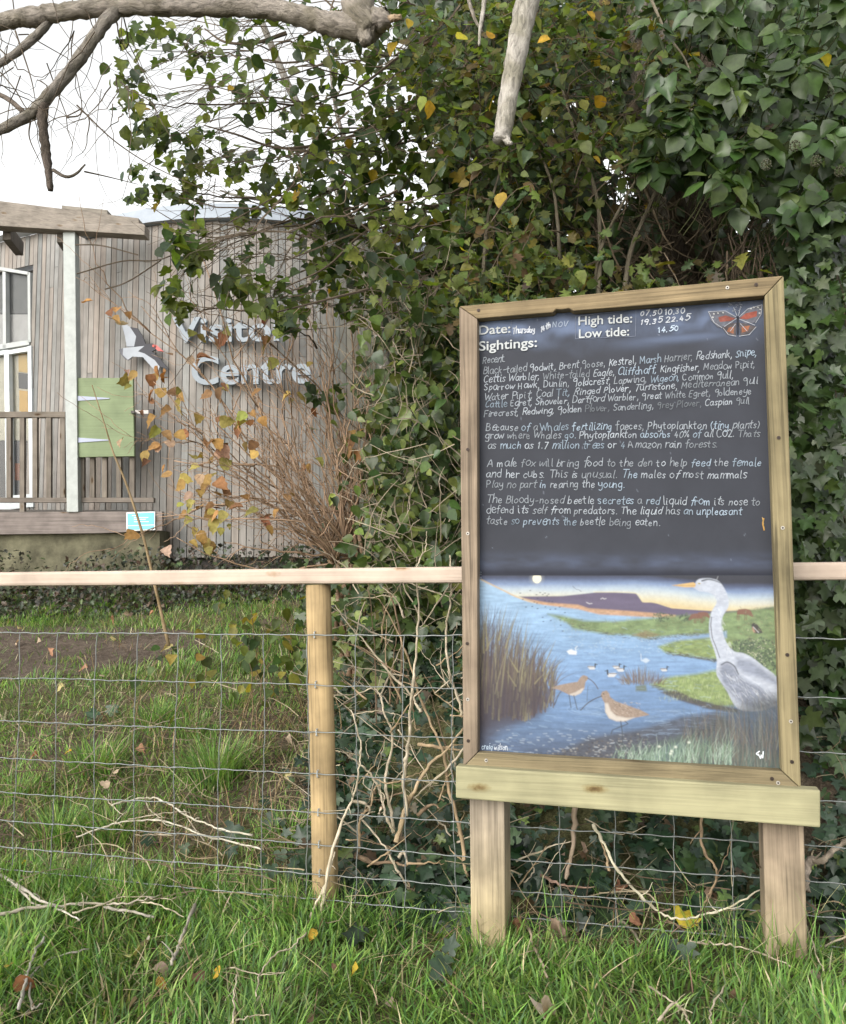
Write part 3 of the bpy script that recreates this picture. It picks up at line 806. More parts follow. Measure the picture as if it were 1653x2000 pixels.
for k in range(240):
    x, y = RNG.uniform(1080, 1520), RNG.uniform(1206, 1240); pv.stroke([(x, y), (x + RNG.uniform(-2, 2), y - RNG.uniform(2, 5))], .8, [c_(110, 140, 80), c_(175, 195, 130), c_(150, 130, 90)][k % 3], .5)
for k in range(260):
    x = RNG.uniform(1290, 1430); y = RNG.uniform(1325, 1372); pv.stroke([(x, y), (x + RNG.uniform(-3, 3), y - RNG.uniform(4, 9))], .9, [c_(175, 195, 120), c_(110, 140, 70), c_(200, 215, 160)][k % 3], .45)
for pts in ([(1110, 1219), (1180, 1236), (1262, 1247), (1330, 1240), (1400, 1238)], [(1300, 1274), (1345, 1281), (1395, 1288), (1430, 1291)], [(1275, 1338), (1310, 1354), (1350, 1368), (1400, 1384), (1440, 1388)]):
    b_ = smooth_line(pts, per=12)
    for k in range(150):
        q = b_[RNG.integers(0, len(b_))] + RNG.normal(0, 2.2, 2); pv.stroke([q, q + [RNG.uniform(2, 8), RNG.uniform(-1, 2)]], 1.5, [c_(84, 88, 66), c_(108, 96, 74), c_(70, 78, 80)][k % 3], .5)
for k in range(420):
    x, y = RNG.uniform(1090, 1525), RNG.uniform(1200, 1290)
    if np.abs(pv.A[min(int(y - 1124), 395), min(int(x - 920), 619)] - gr1).sum() < .28: pv.stroke([(x, y), (x + RNG.uniform(4, 14), y + RNG.uniform(-1.5, 1.5))], 2.0, [c_(100, 132, 82), c_(150, 172, 110), c_(132, 128, 86), c_(92, 116, 90)][k % 4], .4)
# bushes, gorse, horses
for cx, cy, rx, ry in ((1295, 1205, 20, 9), (1340, 1206, 16, 8), (1480, 1268, 36, 24), (1500, 1290, 24, 20), (1450, 1262, 22, 14)):
    for k in range(int(rx * ry * .35)):
        a_, r_ = RNG.uniform(0, 6.28), math.sqrt(RNG.uniform(0, 1)); x, y = cx + rx * r_ * math.cos(a_), cy + ry * r_ * math.sin(a_)
        pv.stroke([(x, y), (x + RNG.uniform(-2, 2), y + RNG.uniform(-2, 2))], 2.2, [c_(70, 92, 72), c_(95, 118, 88), c_(58, 74, 66)][k % 3], .7)
for k in range(70):
    x, y = 1475 + RNG.normal(0, 20), 1275 + RNG.normal(0, 13); pv.stroke([(x, y), (x + 1, y)], 1.5, c_(215, 215, 175), .8)
for hx, hy, s, fl in ((1362, 1206, 1, 1), (1372, 1202, .9, -1), (1452, 1198, 1.15, -1)):
    col = c_(140, 88, 70)
    pv.poly([(hx + dx * s * fl, hy + dy * s) for dx, dy in ((-12, -6), (-4, -8), (8, -7), (11, -3), (10, 2), (-7, 2), (-11, 4), (-16, 6), (-17, 3), (-14, -2))], col, .95, .7)
    for dx in (-6, -3, 7, 10): pv.stroke([(hx + dx * s * fl, hy), (hx + (dx + .5) * s * fl, hy + 11 * s)], 1.4, col * .8, .9)
# moon, flock, gulls
a_ = np.arange(24) / 24 * 6.283
pv.poly(np.c_[1049 + 13 * np.cos(a_), 1130 + 13 * np.sin(a_)], c_(205, 205, 190), .25, 4)
pv.poly(np.c_[1049 + 8.6 * np.cos(a_), 1130 + 9 * np.sin(a_)], c_(240, 234, 205, .85), 1, .7)
for x, y in ((755, 280), (800, 285), (835, 295), (720, 300), (780, 298), (730, 335), (820, 310), (620, 418), (680, 412), (730, 432), (805, 415), (870, 365), (800, 355), (840, 362), (900, 435), (940, 418), (850, 440), (778, 515), (785, 555), (855, 545), (945, 540), (1003, 523), (950, 590), (968, 645), (990, 470), (660, 260), (565, 285), (590, 345), (700, 370), (725, 380)):
    q = z6([(x, y)])[0]; pv.stroke([(q[0] - 1, q[1]), (q[0] + 1.2, q[1] - .4)], 1.5, c_(60, 62, 85), .9)
for pts, col in (([(1065, 220), (1100, 250), (1120, 250), (1145, 268)], c_(110, 115, 135)), ([(1330, 340), (1350, 330), (1362, 340), (1382, 335)], c_(225, 225, 230)), ([(1195, 372), (1222, 385), (1248, 382)], c_(225, 225, 230))):
    pv.stroke(z6(pts), 1.2, col, .9)
# water ripples and glitter
for k in range(420):
    y = RNG.uniform(1225, 1500); x = RNG.uniform(940, 1400); L = RNG.uniform(6, 26) * (y - 1100) / 300
    pv.stroke(smooth_line([(x, y), (x + L * .5, y + RNG.uniform(-1, 2)), (x + L, y + RNG.uniform(0, 4))], per=3), RNG.uniform(.6, 1.6), [c_(175, 210, 240), c_(90, 135, 200), c_(150, 195, 240), c_(70, 105, 160)][k % 4], .35)
for k in range(160):
    x, y = RNG.uniform(1110, 1330), RNG.uniform(1243, 1275); pv.stroke([(x, y), (x + 2, y)], 1, c_(185, 210, 225), .5)
for k in range(5):
    pv.stroke(np.c_[1160 + (16 + 9 * k) * np.cos(a_[4:21]), 1385 + (3 + 2.4 * k) * np.sin(a_[4:21])], 1.1, c_(150, 190, 235), .5)
# land must lie over ripples at the right; the bank of pebbles below
pv.poly([(1060, 1482), (1110, 1462), (1150, 1442), (1200, 1432), (1250, 1425), (1330, 1400), (1400, 1390), (1430, 1420), (1300, 1460), (1250, 1490), (1150, 1486)], c_(78, 80, 92), .85, 5, T(13, 6, 3, .8))
for k in range(420):
    x = RNG.uniform(1040, 1270); y = RNG.uniform(1432, 1492)
    if y < 1470 - (x - 1040) * .18: continue
    pv.poly([(x - 2.5, y), (x, y - 1.4), (x + 2.6, y - .2), (x + .4, y + 1.5)], [c_(120, 118, 118), c_(62, 62, 72), c_(170, 168, 165), c_(98, 88, 84)][k % 4], .75, .6)
for k in range(90):
    x, y = RNG.uniform(960, 1220), RNG.uniform(1425, 1480); pv.stroke([(x, y), (x + RNG.uniform(2, 9), y + RNG.uniform(-1, 1.5))], 1.2, c_(205, 220, 235), .5)
# reed bed on the left
pv.poly([(925, 1300), (985, 1290), (1050, 1320), (1072, 1370), (1060, 1385), (1020, 1402), (960, 1412), (925, 1440)], c_(78, 66, 80), .92, 12)
pv.poly([(925, 1405), (1060, 1378), (1050, 1400), (980, 1430), (925, 1470)], c_(70, 64, 82), .7, 10)
reedc = [c_(92, 74, 84), c_(106, 86, 88), c_(120, 108, 80), c_(146, 138, 100), c_(78, 66, 76), c_(104, 86, 74), c_(68, 58, 74)]
for k in range(520):
    x = RNG.uniform(926, 1084); hmax = np.interp(x, [926, 945, 980, 1010, 1040, 1075], [1172, 1172, 1185, 1215, 1245, 1275])
    y0 = RNG.uniform(1330, 1408) - max(0, x - 1030) * .5; top = hmax + abs(RNG.normal(0, 48)); lean = RNG.normal(8, 11)
    if top > y0 - 30: continue
    pv.stroke(smooth_line([(x, y0), (x + lean * .3, (y0 * 2 + top) / 3), (x + lean * .7, (y0 + top * 2) / 3), (x + lean * 1.5, top)], per=4), RNG.uniform(1.6, 3.6), reedc[k % 7] * RNG.uniform(.8, 1.15), .85, .2)
for x, y0, x1, y1 in ((945, 1275, 948, 1173), (952, 1262, 950, 1180), (975, 1250, 991, 1178), (988, 1265, 1014, 1188), (1020, 1290, 1032, 1208), (1060, 1310, 1086, 1250), (1064, 1330, 1088, 1282), (1008, 1340, 990, 1310), (1012, 1312, 992, 1278), (1045, 1335, 1064, 1315), (950, 1270, 968, 1235)):
    pv.stroke(smooth_line([(x, y0), ((x + x1) / 2 - 1, (y0 + y1) / 2), (x1, y1)], per=5), 3.4, c_(150, 140, 96), .9, .3)
pv.poly([(925, 1345), (1000, 1335), (1068, 1345), (1066, 1382), (1020, 1402), (960, 1418), (925, 1440)], c_(66, 56, 70), .55, 16)
# sedge tuft in mid-water
for k in range(130):
    x = RNG.uniform(1216, 1300); pv.stroke([(x, 1332 + RNG.uniform(-4, 6)), (x + RNG.normal((x - 1256) * .25, 5), 1300 + abs(x - 1252) * .45 + RNG.uniform(-4, 14))], 1.3, [c_(122, 96, 88), c_(140, 124, 92), c_(98, 84, 86)][k % 3], .8, .4)
# ducks and swan
def duck(x, y, s, fl, body=(215, 215, 220), head=(50, 55, 62)):
    pv.poly([(x + dx * s * fl, y + dy * s) for dx, dy in ((-11, -2), (-6, -4), (4, -3), (7, 0), (5, 4), (-5, 4))], c_(*body), .95, .7)
    pv.stroke([(x - 10 * s * fl, y - 2 * s), (x + 3 * s * fl, y - 2.5 * s)], 1.6, c_(90, 85, 95), .9)
    pv.stroke([(x + 6 * s * fl, y - 1 * s), (x + 6.5 * s * fl, y - 8 * s)], 3.0 * s, c_(*head), .95); pv.stroke([(x + 7 * s * fl, y - 7.5 * s), (x + 11 * s * fl, y - 6.5 * s)], 1.5, c_(*head), .95)
    pv.stroke([(x - 8 * s, y + 5.5 * s), (x + 8 * s, y + 5.5 * s)], 1.2, c_(85, 125, 180), .7)
for d_ in ((1157, 1304, .9, 1), (1205, 1303, .8, 1), (1213, 1308, .95, 1), (1194, 1318, 1.1, -1), (1298, 1308, .8, 1)): duck(*d_)
pv.poly([(1107, 1272), (1116, 1268), (1127, 1273), (1126, 1279), (1112, 1278)], c_(228, 232, 240), .9, 1); pv.stroke([(1126, 1274), (1124, 1266), (1128, 1262)], 1.5, c_(228, 232, 240), .8)
pv.poly([(1252, 1290), (1262, 1285), (1270, 1290), (1262, 1295)], c_(205, 220, 238), .8, 1); pv.stroke([(1253, 1290), (1252, 1277)], 1.4, c_(215, 225, 240), .7)
# the two curlews
cur, cur2 = c_(164, 140, 124), c_(222, 212, 202)
pv.poly(z6([(860, 1185), (920, 1160), (1020, 1140), (1110, 1125), (1140, 1080), (1165, 1062), (1205, 1075), (1210, 1100), (1185, 1130), (1175, 1190), (1140, 1235), (1080, 1262), (1020, 1245), (940, 1205)]), cur, 1, .7, T(30, 2, 2, .5))
pv.poly(z6([(1020, 1248), (1090, 1225), (1150, 1190), (1175, 1185), (1140, 1235), (1080, 1262)]), cur2, .7, 1)
pv.stroke(smooth_line(z6([(1205, 1090), (1250, 1120), (1285, 1160), (1305, 1195)]), per=4), 1.7, c_(92, 72, 68), .95)
for a, b in (((1030, 1250), (1048, 1370)), ((1075, 1255), (1108, 1390))): pv.stroke(z6([a, b]), 1.6, c_(70, 78, 92), .95)
big = z6([(1330, 1250), (1345, 1220), (1385, 1208), (1410, 1235), (1420, 1270), (1470, 1310), (1560, 1340), (1640, 1370), (1700, 1390), (1760, 1420), (1795, 1440), (1700, 1460), (1640, 1470), (1560, 1500), (1480, 1498), (1410, 1470), (1375, 1410), (1370, 1330), (1345, 1290)])
pv.poly(big, cur, 1, .8, T(31, 2.2, 1.8, .6))
pv.poly(z6([(1370, 1330), (1400, 1330), (1425, 1400), (1480, 1450), (1580, 1470), (1650, 1465), (1560, 1502), (1480, 1500), (1410, 1472), (1375, 1412)]), cur2, .85, 2)
for k in range(60):
    x, y = RNG.uniform(1197, 1250), RNG.uniform(1371, 1396); pv.stroke([(x, y), (x + 2.5, y + 1.2)], 1.0, [c_(110, 82, 70), c_(215, 195, 175)][k % 2], .6)
pv.stroke(smooth_line(z6([(1340, 1262), (1270, 1290), (1200, 1335), (1140, 1395)]), per=4), 2.0, c_(75, 66, 66), .95); pv.stroke(z6([(1355, 1240), (1360, 1242)]), 1.8, c_(30, 28, 30), 1)
for pts in ([(1520, 1500), (1535, 1600), (1538, 1720)], [(1560, 1500), (1590, 1525), (1440, 1585), (1430, 1620)]): pv.stroke(z6(pts), 1.7, c_(66, 74, 84), .95)
pv.stroke(z6([(1208, 1170), (1200, 1310)]), 1.2, c_(80, 96, 120), .9)
# heron
her = smooth_line(z7([(672, 208), (700, 150), (745, 130), (825, 130), (890, 155), (935, 215), (968, 290), (970, 370), (932, 430), (910, 500), (925, 600), (962, 690), (1020, 750), (1090, 762), (1170, 800), (1260, 870), (1390, 980), (1425, 1150), (1300, 1240), (1150, 1260), (1060, 1240), (1010, 1190), (960, 1090), (900, 1000), (866, 930), (872, 830), (850, 740), (816, 640), (805, 540), (820, 430), (850, 370), (872, 330), (850, 280), (800, 250), (720, 238)]), per=3)
pv.poly(her, c_(190, 200, 222, .80), 1, 1.2, T(41, 8, 3, .4))
pv.poly(z7([(905, 860), (960, 840), (1020, 880), (1060, 950), (1130, 1000), (1250, 1060), (1330, 1130), (1400, 1180), (1300, 1240), (1150, 1230), (1060, 1180), (980, 1110), (910, 1000), (890, 920)]), c_(128, 138, 165), .9, 5, T(42, 6, 3, .7))
pv.poly(z7([(1040, 800), (1170, 830), (1270, 900), (1385, 1000), (1390, 1040), (1250, 980), (1100, 930), (1030, 870)]), c_(135, 146, 174), .85, 5, T(43, 10, 3, .7))
pv.stroke(smooth_line(z7([(910, 862), (960, 840), (1020, 875), (1055, 945)]), per=5), 2.4, c_(60, 62, 75), .8)
for k in range(150):
    t = RNG.uniform(0, 1); x = 1415 + t * 100 + RNG.normal(0, 8); y = 1305 + t * 50 + RNG.uniform(0, 40)
    pv.stroke([(x, y), (x + RNG.uniform(4, 14), y + RNG.uniform(6, 16))], 1.0, [c_(225, 232, 245), c_(115, 122, 145), c_(185, 195, 215)][k % 3], .5)
for k in range(26):
    y = 1205 + k * 3.1; x = np.interp(y, [1200, 1220, 1245, 1262, 1285], [1390, 1388, 1391, 1398, 1406]); pv.stroke([(x, y), (x + 1, y + 2)], 1.7, c_(70, 72, 84), .8)
for k in range(70):
    t = RNG.uniform(0, 1); x = np.interp(t, [0, .4, 1], [1398, 1402, 1425]) + RNG.uniform(-4, 10); y = 1150 + t * 130
    pv.stroke([(x, y), (x + RNG.uniform(0, 3), y + 6)], .8, [c_(232, 238, 248), c_(170, 180, 202)][k % 2], .5)
pv.poly(z7([(488, 188), (560, 178), (672, 162), (694, 176), (684, 204), (600, 205), (540, 197)]), c_(214, 172, 92, .9), 1, .7); pv.stroke(z7([(500, 190), (690, 190)]), .9, c_(150, 112, 60), .7)
pv.stroke(smooth_line(z7([(745, 150), (800, 138), (860, 150), (905, 170)]), per=5), 3.0, c_(52, 56, 66), .9, .8); pv.stroke(z7([(905, 168), (955, 215)]), 1, c_(90, 95, 105), .6); pv.stroke(z7([(715, 172), (728, 172)]), 2.6, c_(220, 200, 110), 1); pv.stroke(z7([(720, 173), (724, 173)]), 1.6, c_(25, 25, 28), 1); pv.stroke(z7([(870, 140), (882, 112)]), 1, c_(190, 195, 205), .7)
# stonechat on the gorse
pv.poly(z7([(1165, 520), (1185, 505), (1215, 520), (1245, 560), (1262, 592), (1230, 600), (1190, 592), (1170, 560)]), c_(64, 58, 64), .95, .7); pv.poly(z7([(1168, 545), (1182, 545), (1200, 590), (1180, 585)]), c_(200, 150, 120), .9, .8); pv.stroke(z7([(1180, 540), (1225, 588)]), 1.4, c_(225, 225, 230), .8)
for k in range(170):
    x, y = RNG.uniform(1250, 1420), RNG.uniform(1385, 1440); pv.stroke(smooth_line([(x, y), (x + 9, y + RNG.uniform(-2, 1)), (x + RNG.uniform(14, 26), y + RNG.uniform(-3, 3))], per=3), 1.0, [c_(150, 185, 225), c_(84, 100, 128), c_(110, 140, 180)][k % 3], .4)
for k in range(200):
    x = RNG.uniform(1440, 1525); y = RNG.uniform(1188, 1262); pv.stroke([(x, y), (x + RNG.uniform(-5, 5), y - RNG.uniform(1, 4))], 1.4, [c_(92, 118, 86), c_(150, 165, 118), c_(150, 118, 96), c_(84, 92, 92)][k % 4], .45)
# foreground grasses, dark rushes at the right
pv.poly([(1340, 1430), (1420, 1385), (1540, 1350), (1540, 1520), (1300, 1520)], c_(66, 72, 76), .75, 14)
pv.poly([(1240, 1475), (1330, 1440), (1420, 1450), (1540, 1480), (1540, 1520), (1200, 1520)], c_(96, 124, 104), .6, 10)
for k in range(420):
    x = RNG.uniform(1335, 1530); y0 = RNG.uniform(1440, 1512); h = RNG.uniform(40, 95) * np.interp(x, [1335, 1400, 1530], [.6, 1, 1.25])
    pv.stroke(smooth_line([(x, y0), (x + RNG.normal(0, 4), y0 - h * .5), (x + RNG.normal(-3, 10), y0 - h)], per=3), RNG.uniform(.9, 1.8), [c_(62, 68, 76), c_(92, 98, 96), c_(118, 112, 96), c_(140, 150, 140), c_(76, 84, 84), c_(128, 104, 90)][k % 6], .75, .3)
for k in range(380):
    x = RNG.uniform(1195, 1430); y0 = RNG.uniform(1470, 1512) - max(0, x - 1300) * .1; h = RNG.uniform(16, 42) * np.interp(x, [1195, 1300, 1430], [.5, 1, 1.1])
    pv.stroke(smooth_line([(x, y0), (x + RNG.normal(1, 3), y0 - h * .5), (x + RNG.normal(4, 7), y0 - h)], per=3), RNG.uniform(.9, 1.7), [c_(160, 195, 170), c_(120, 160, 125), c_(185, 210, 190), c_(98, 132, 104)][k % 4], .8, .3)
for x, y in ((1288, 1458), (1312, 1467), (1320, 1459), (1346, 1450), (1310, 1472)):
    for t in range(6): pv.stroke([(x, y), (x + 3 * math.cos(t), y + 2.4 * math.sin(t))], 1.3, c_(225, 230, 215), .8)
pv.A *= (.94 + .12 * fbm(Xp / 3, Yp / 3, 55))[..., None]
grey_ = pv.A.mean(-1, keepdims=True); pv.A = (pv.A * .74 + grey_ * .26) * .68 + .012
for ax in (0, 1):
    pv.A = .25 * np.roll(pv.A, 1, ax) + .5 * pv.A + .25 * np.roll(pv.A, -1, ax)
pv.sheet('painting', M_ART, board, 0.0012)

# ---- handwriting: one-line letters drawn as chalk ribbons
GL = {
 'a': (8, '7 9,4 10,1 7,1 3,3 0,6 2,7 9|7 9,7 3,8.5 0'), 'b': (8, '1 17,1 0|1 3,3 0,6 1,7 5,5 9,2 8,1 6'), 'c': (7, '6.5 8,4 10,1 7,1 3,4 0,6.5 2'),
 'd': (8, '7 8,4 10,1 7,1 3,4 0,7 3|7 17,7 0'), 'e': (7.5, '1 5,6.5 6,6 9,3.5 10,1 6,2 1,5 0,7 2'), 'f': (6, '6.5 16,4.5 17,3 14,3 -2|0 9,6 10'),
 'g': (8, '7 9,4 10,1 7,1 3,4 1,7 4|7 10,7 -3,5 -6,1 -5'), 'h': (8, '1 17,1 0|1 6,4 10,6.5 8,7 0'), 'i': (3.4, '1.5 10,1.5 1.5,3 0|1.5 14,2.2 14.4'),
 'j': (4, '3 10,3 -4,0 -6|3 14,4 14'), 'k': (7.5, '1 17,1 0|6 10,1 5|3 6,7 0'), 'l': (3.4, '1.5 17,1.5 1.5,3 0'),
 'm': (11.5, '1 10,1 0|1 6,3 10,5 8,5.5 0|5.5 6,8 10,10 8,10.5 0'), 'n': (8, '1 10,1 0|1 6,4 10,6.5 8,7 0'), 'o': (8, '4 10,1 7,1 3,4 0,7 3,7 7,4 10'),
 'p': (8, '1 10,1 -6|1 7,4 10,7 7,6 2,3 0,1 2'), 'q': (8, '7 8,4 10,1 7,1 3,4 0,7 3|7 10,7 -6'), 'r': (6, '1 10,1 0|1 6,3 9,6 9'), 's': (6.5, '6 9,3 10,1 8,3 5.5,5.5 3,4 0,1 1'),
 't': (6, '3 16,3 2,5.5 0|0 10,6 11'), 'u': (8, '1 10,1 3,3 0,6 2|7 10,7 1,8 0'), 'v': (7, '0 10,3 0,7 10'), 'w': (10, '0 10,2 0,5 8,7 0,10 10'),
 'x': (7, '0 10,7 0|7 10,0 0'), 'y': (8, '1 10,1 5,4 3,7 6|7 10,7 -2,4 -6,1 -5'), 'z': (7, '1 10,6.5 10,1 0,7 0'),
 'A': (10, '0 0,5 16,9.5 0|2 6,8 6'), 'B': (9, '1 16,1 0|1 16,6 15,7 12,5 9,1 8.5|1 8.5,7 8,8.5 4,6 0,1 0'), 'C': (9, '8 14,5 16,1 12,1 4,4 0,8 2'), 'D': (10, '1 16,1 0|1 16,6 15,9 9,7 2,1 0'),
 'E': (8, '7 16,2 16,1 12,1 4,2 0,7 0|1 8.5,6 8.5'), 'F': (8, '1 16,1 0|1 16,7.5 16|1 8,6 8'), 'G': (9, '8 14,5 16,1.5 13,2 9,6 9,8 12|8 14,8 1,7 -3'), 'H': (10, '1 16,1 0|8.5 16,8.5 0|1 8,8.5 8'),
 'K': (9, '1 16,1 0|8 15,1 7|3 9,8.5 0'), 'L': (7.5, '2 16,1 0|1 0,7 .5'), 'M': (12, '1 0,1.5 16|1.5 16,6 5|6 5,10 16|10 16,11 0'), 'N': (10, '1 0,1 16|1 16,8.5 0|8.5 0,8.5 16'),
 'O': (10, '5 16,1 11,1 4,5 0,9 4,9 12,5 16'), 'P': (8.5, '1 16,1 0|1 16,6 16,8 12,6 8,1 7.5'), 'R': (9, '1 16,1 0|1 16,6 16,8 12,6 8.5,1 8|4 8.5,8.5 0'), 'S': (8.5, '8 14,5 16,1.5 13,3 9,7 6,6.5 1.5,3 0,1 2'),
 'T': (9, '0 16,9 16|4.5 16,4.5 0'), 'V': (9, '0 16,4.5 0,9 16'), 'W': (13, '0 15,3 0|3 0,6.5 11|6.5 11,9 0|9 0,13 15'), 'Q': (10, '5 16,1 11,1 4,5 0,9 4,9 12,5 16'),
 '0': (8, '4 15,1 11,1 4,4 0,7 4,7 11,4 15'), '1': (5, '1 12,3 15|3 15,3 0'), '2': (8, '1 12,4 15,7 12,5 6,1 0|1 0,7.5 0'), '3': (8, '1 14,5 15,6 11,3 8,6.5 5,5 0,1 1'), '4': (8, '4 15,1 5|1 5,7.5 5|5.5 9,5.5 0'),
 '5': (8, '7 15,2 15|2 15,1.5 9|1.5 9,5 10,7 5,4 0,1 1'), '7': (8, '1 15,7 15|7 15,3 0'), '9': (8, '7 12,4 15,1 12,2 8,6 9,7 12|7 12,6 0'), '%': (11, '2.5 15,1 12,2.5 9.5,4 12,2.5 15|9 15,2 0|8.5 6,7 3,8.5 0,10 3,8.5 6'),
 ',': (4, '2 1,2.2 -1,1 -4'), '.': (4, '1.6 .2,2.3 .6'), '-': (7, '1 6,6 6.5'), '(': (5, '4 16,1.5 9,4 -2'), ')': (5, '1 16,3.5 9,1 -2'), ':': (4, '1.8 2,2.3 2.3|1.8 8,2.3 8.3'), "'": (3, '1.5 16,1 13'),
}
M_WRITE = M_CHALK
def write(txt, xl, yl, xr, yr, xh, name='chalk_writing', col=(204, 210, 220), wpx=1.5, seed=0, dim=None):
    rg = np.random.default_rng(seed + len(txt) * 13)
    total = sum(5.5 if ch == ' ' else GL[ch][0] + 1.5 for ch in txt); sx = (xr - xl) / total; sy = xh / 10
    mb = MB(); x = 0.0; base = lin(*col) * .85
    for wi, word in enumerate(txt.split(' ')):
        fade = rg.uniform(.42, .74) if wpx < 1.8 and xh > 7.2 else .9
        if dim and word.strip(',') in dim: fade = .28
        wcol = base * fade * (np.array([.82, .94, 1.04]) if rg.random() < .25 else np.array([.96, .98, 1]))
        for ch in word:
            w, gs = GL[ch]
            jx, jy, sl, sc = rg.normal(0, .45), rg.normal(0, .7), .12 + rg.normal(0, .08), 1 + rg.normal(0, .09)
            for st in gs.split('|'):
                pts = np.array([[float(t) for t in q.split(' ')] for q in st.split(',')])
                pts = smooth_line(pts, per=4) if len(pts) > 2 else pts
                gx = x + jx + (pts[:, 0] + pts[:, 1] * sl) * sc; gy = jy + pts[:, 1] * sc
                px = xl + gx * sx; t = (px - xl) / (xr - xl); py = yl + (yr - yl) * t - gy * sy
                q = np.c_[px, py]; d = np.gradient(q, axis=0); d /= np.linalg.norm(d, axis=1)[:, None] + 1e-9
                nn = np.c_[-d[:, 1], d[:, 0]] * (wpx / 2 * (.85 + .3 * rg.random((len(q), 1))))
                q[0] -= d[0] * wpx * .4; q[-1] += d[-1] * wpx * .4
                a, b = q + nn, q - nn; n = len(q)
                v = np.concatenate([S(a[:, 0], a[:, 1], .0022 + .0002 * rg.random()), S(b[:, 0], b[:, 1], .0022 + .0002 * rg.random())])
                i = np.arange(n - 1)
                mb.add(v, np.stack([i, n + i, n + i + 1, i + 1], 1)[:, ::-1], wcol)
            x += w + 1.5
        x += 5.5
    return mb.build(name, M_WRITE, board)
LINES = [
 ('Recent.', 943, 710, 989, 706, 7.5), ('Black-tailed Godwit, Brent Goose, Kestrel, Marsh Harrier, Redshank, Snipe,', 943, 731, 1480, 694, 8.4),
 ('Cettis Warbler, White-tailed Eagle, Cliffchaff, Kingfisher, Meadow Pipit,', 944, 747, 1476, 717, 8.2), ('Sparrow Hawk, Dunlin, Goldcrest, Lapwing, Wigeon, Common Gull,', 945, 762, 1434, 738, 8.2),
 ('Water Pipit, Coal Tit, Ringed Plover, Turnstone, Mediterranean Gull', 946, 782, 1481, 749, 8.0), ('Cattle Egret, Shoveler, Dartford Warbler, Great White Egret, Goldeneye', 947, 796, 1468, 769, 7.8),
 ('Firecrest, Redwing, Golden Plover, Sanderling, Grey Plover, Caspian Gull', 945, 814, 1465, 788, 7.6),
 ('Because of a Whales fertilizing faeces, Phytoplankton (tiny plants)', 949, 841, 1486, 836, 8.8), ('grow where Whales go. Phytoplankton absorbs 40% of all CO2. Thats', 948, 857, 1486, 853, 8.4), ('as much as 1.7 million trees or 4 Amazon rain forests.', 952, 876, 1404, 874, 8.6),
 ('A male fox will bring food to the den to help feed the female', 952, 911, 1489, 910, 9.0), ('and her cubs. This is unusual. The males of most mammals', 949, 932, 1459, 934, 9.0), ('Play no part in rearing the young.', 950, 952, 1222, 952, 8.8),
 ('The Bloody-nosed beetle secretes a red liquid from its nose to', 950, 982, 1486, 987, 9.0), ('defend its self from predators. The liquid has an unpleasant', 950, 1002, 1451, 1005, 8.8), ('taste so prevents the beetle being eaten.', 949, 1023, 1292, 1027, 9.0),
]
for k, L in enumerate(LINES): write(*L, seed=k, dim={'Grey', 'Plover'} if k == 6 else None)
write('Thursday', 1001, 652, 1046, 648, 7, wpx=1.85, col=(214, 218, 228)); write('14th', 1056, 649, 1076, 640, 6.5, wpx=1.85, col=(214, 218, 228)); write('NOV', 1079, 639, 1110, 637, 7, wpx=1.4, col=(180, 190, 208))
write('07.50 10.30', 1250, 617, 1338, 612, 6.6, wpx=1.85, col=(214, 218, 228)); write('19.35 22.45', 1250, 634, 1348, 625, 6.6, wpx=1.85, col=(214, 218, 228)); write('14.50', 1285, 650, 1326, 645, 6.6, wpx=1.85, col=(214, 218, 228))
write('craig wilson', 941, 1463, 992, 1465, 6.6, 'signature', wpx=1.35)
m = MB()
for pts in ([(1484, 1467), (1477, 1472), (1484, 1477)], [(1481, 1472), (1486, 1482), (1487, 1474), (1490, 1481), (1491, 1467)]):
    q = np.array(pts, float)
    for a, b in zip(q[:-1], q[1:]):
        d = (b - a) / np.linalg.norm(b - a); nn = np.array([-d[1], d[0]]) * 1.1
        m.add(np.array([S(*(a + nn), .0024), S(*(b + nn), .0024), S(*(b - nn), .0024), S(*(a - nn), .0024)]), np.array([[0, 1, 2, 3]]), lin(215, 220, 228))
m.build('signature', M_CHALK, board)
for txt, x0, y0, x1, y1, cap in (('Date:', 936, 653.5, 997, 649.5, 18), ('Sightings:', 936, 685, 1049, 677, 19), ('High tide:', 1130, 635, 1235, 629.5, 17.5), ('Low tide:', 1131, 660, 1229, 655, 17.5)):
    m = MB(); a, b = S(x0, y0, .0035), S(x1, y1, .0035)
    up = S(x0, y0 - 20, .0035) - a; up /= np.linalg.norm(up)
    put_text(m, txt, a, b, None, FN * .001, lin(205, 210, 214) * .62, bold=.012, height=np.linalg.norm(S(x0, y0 - cap, .0035) - a), up=up)
    m.build('printed_heading', M_PLAIN, board)
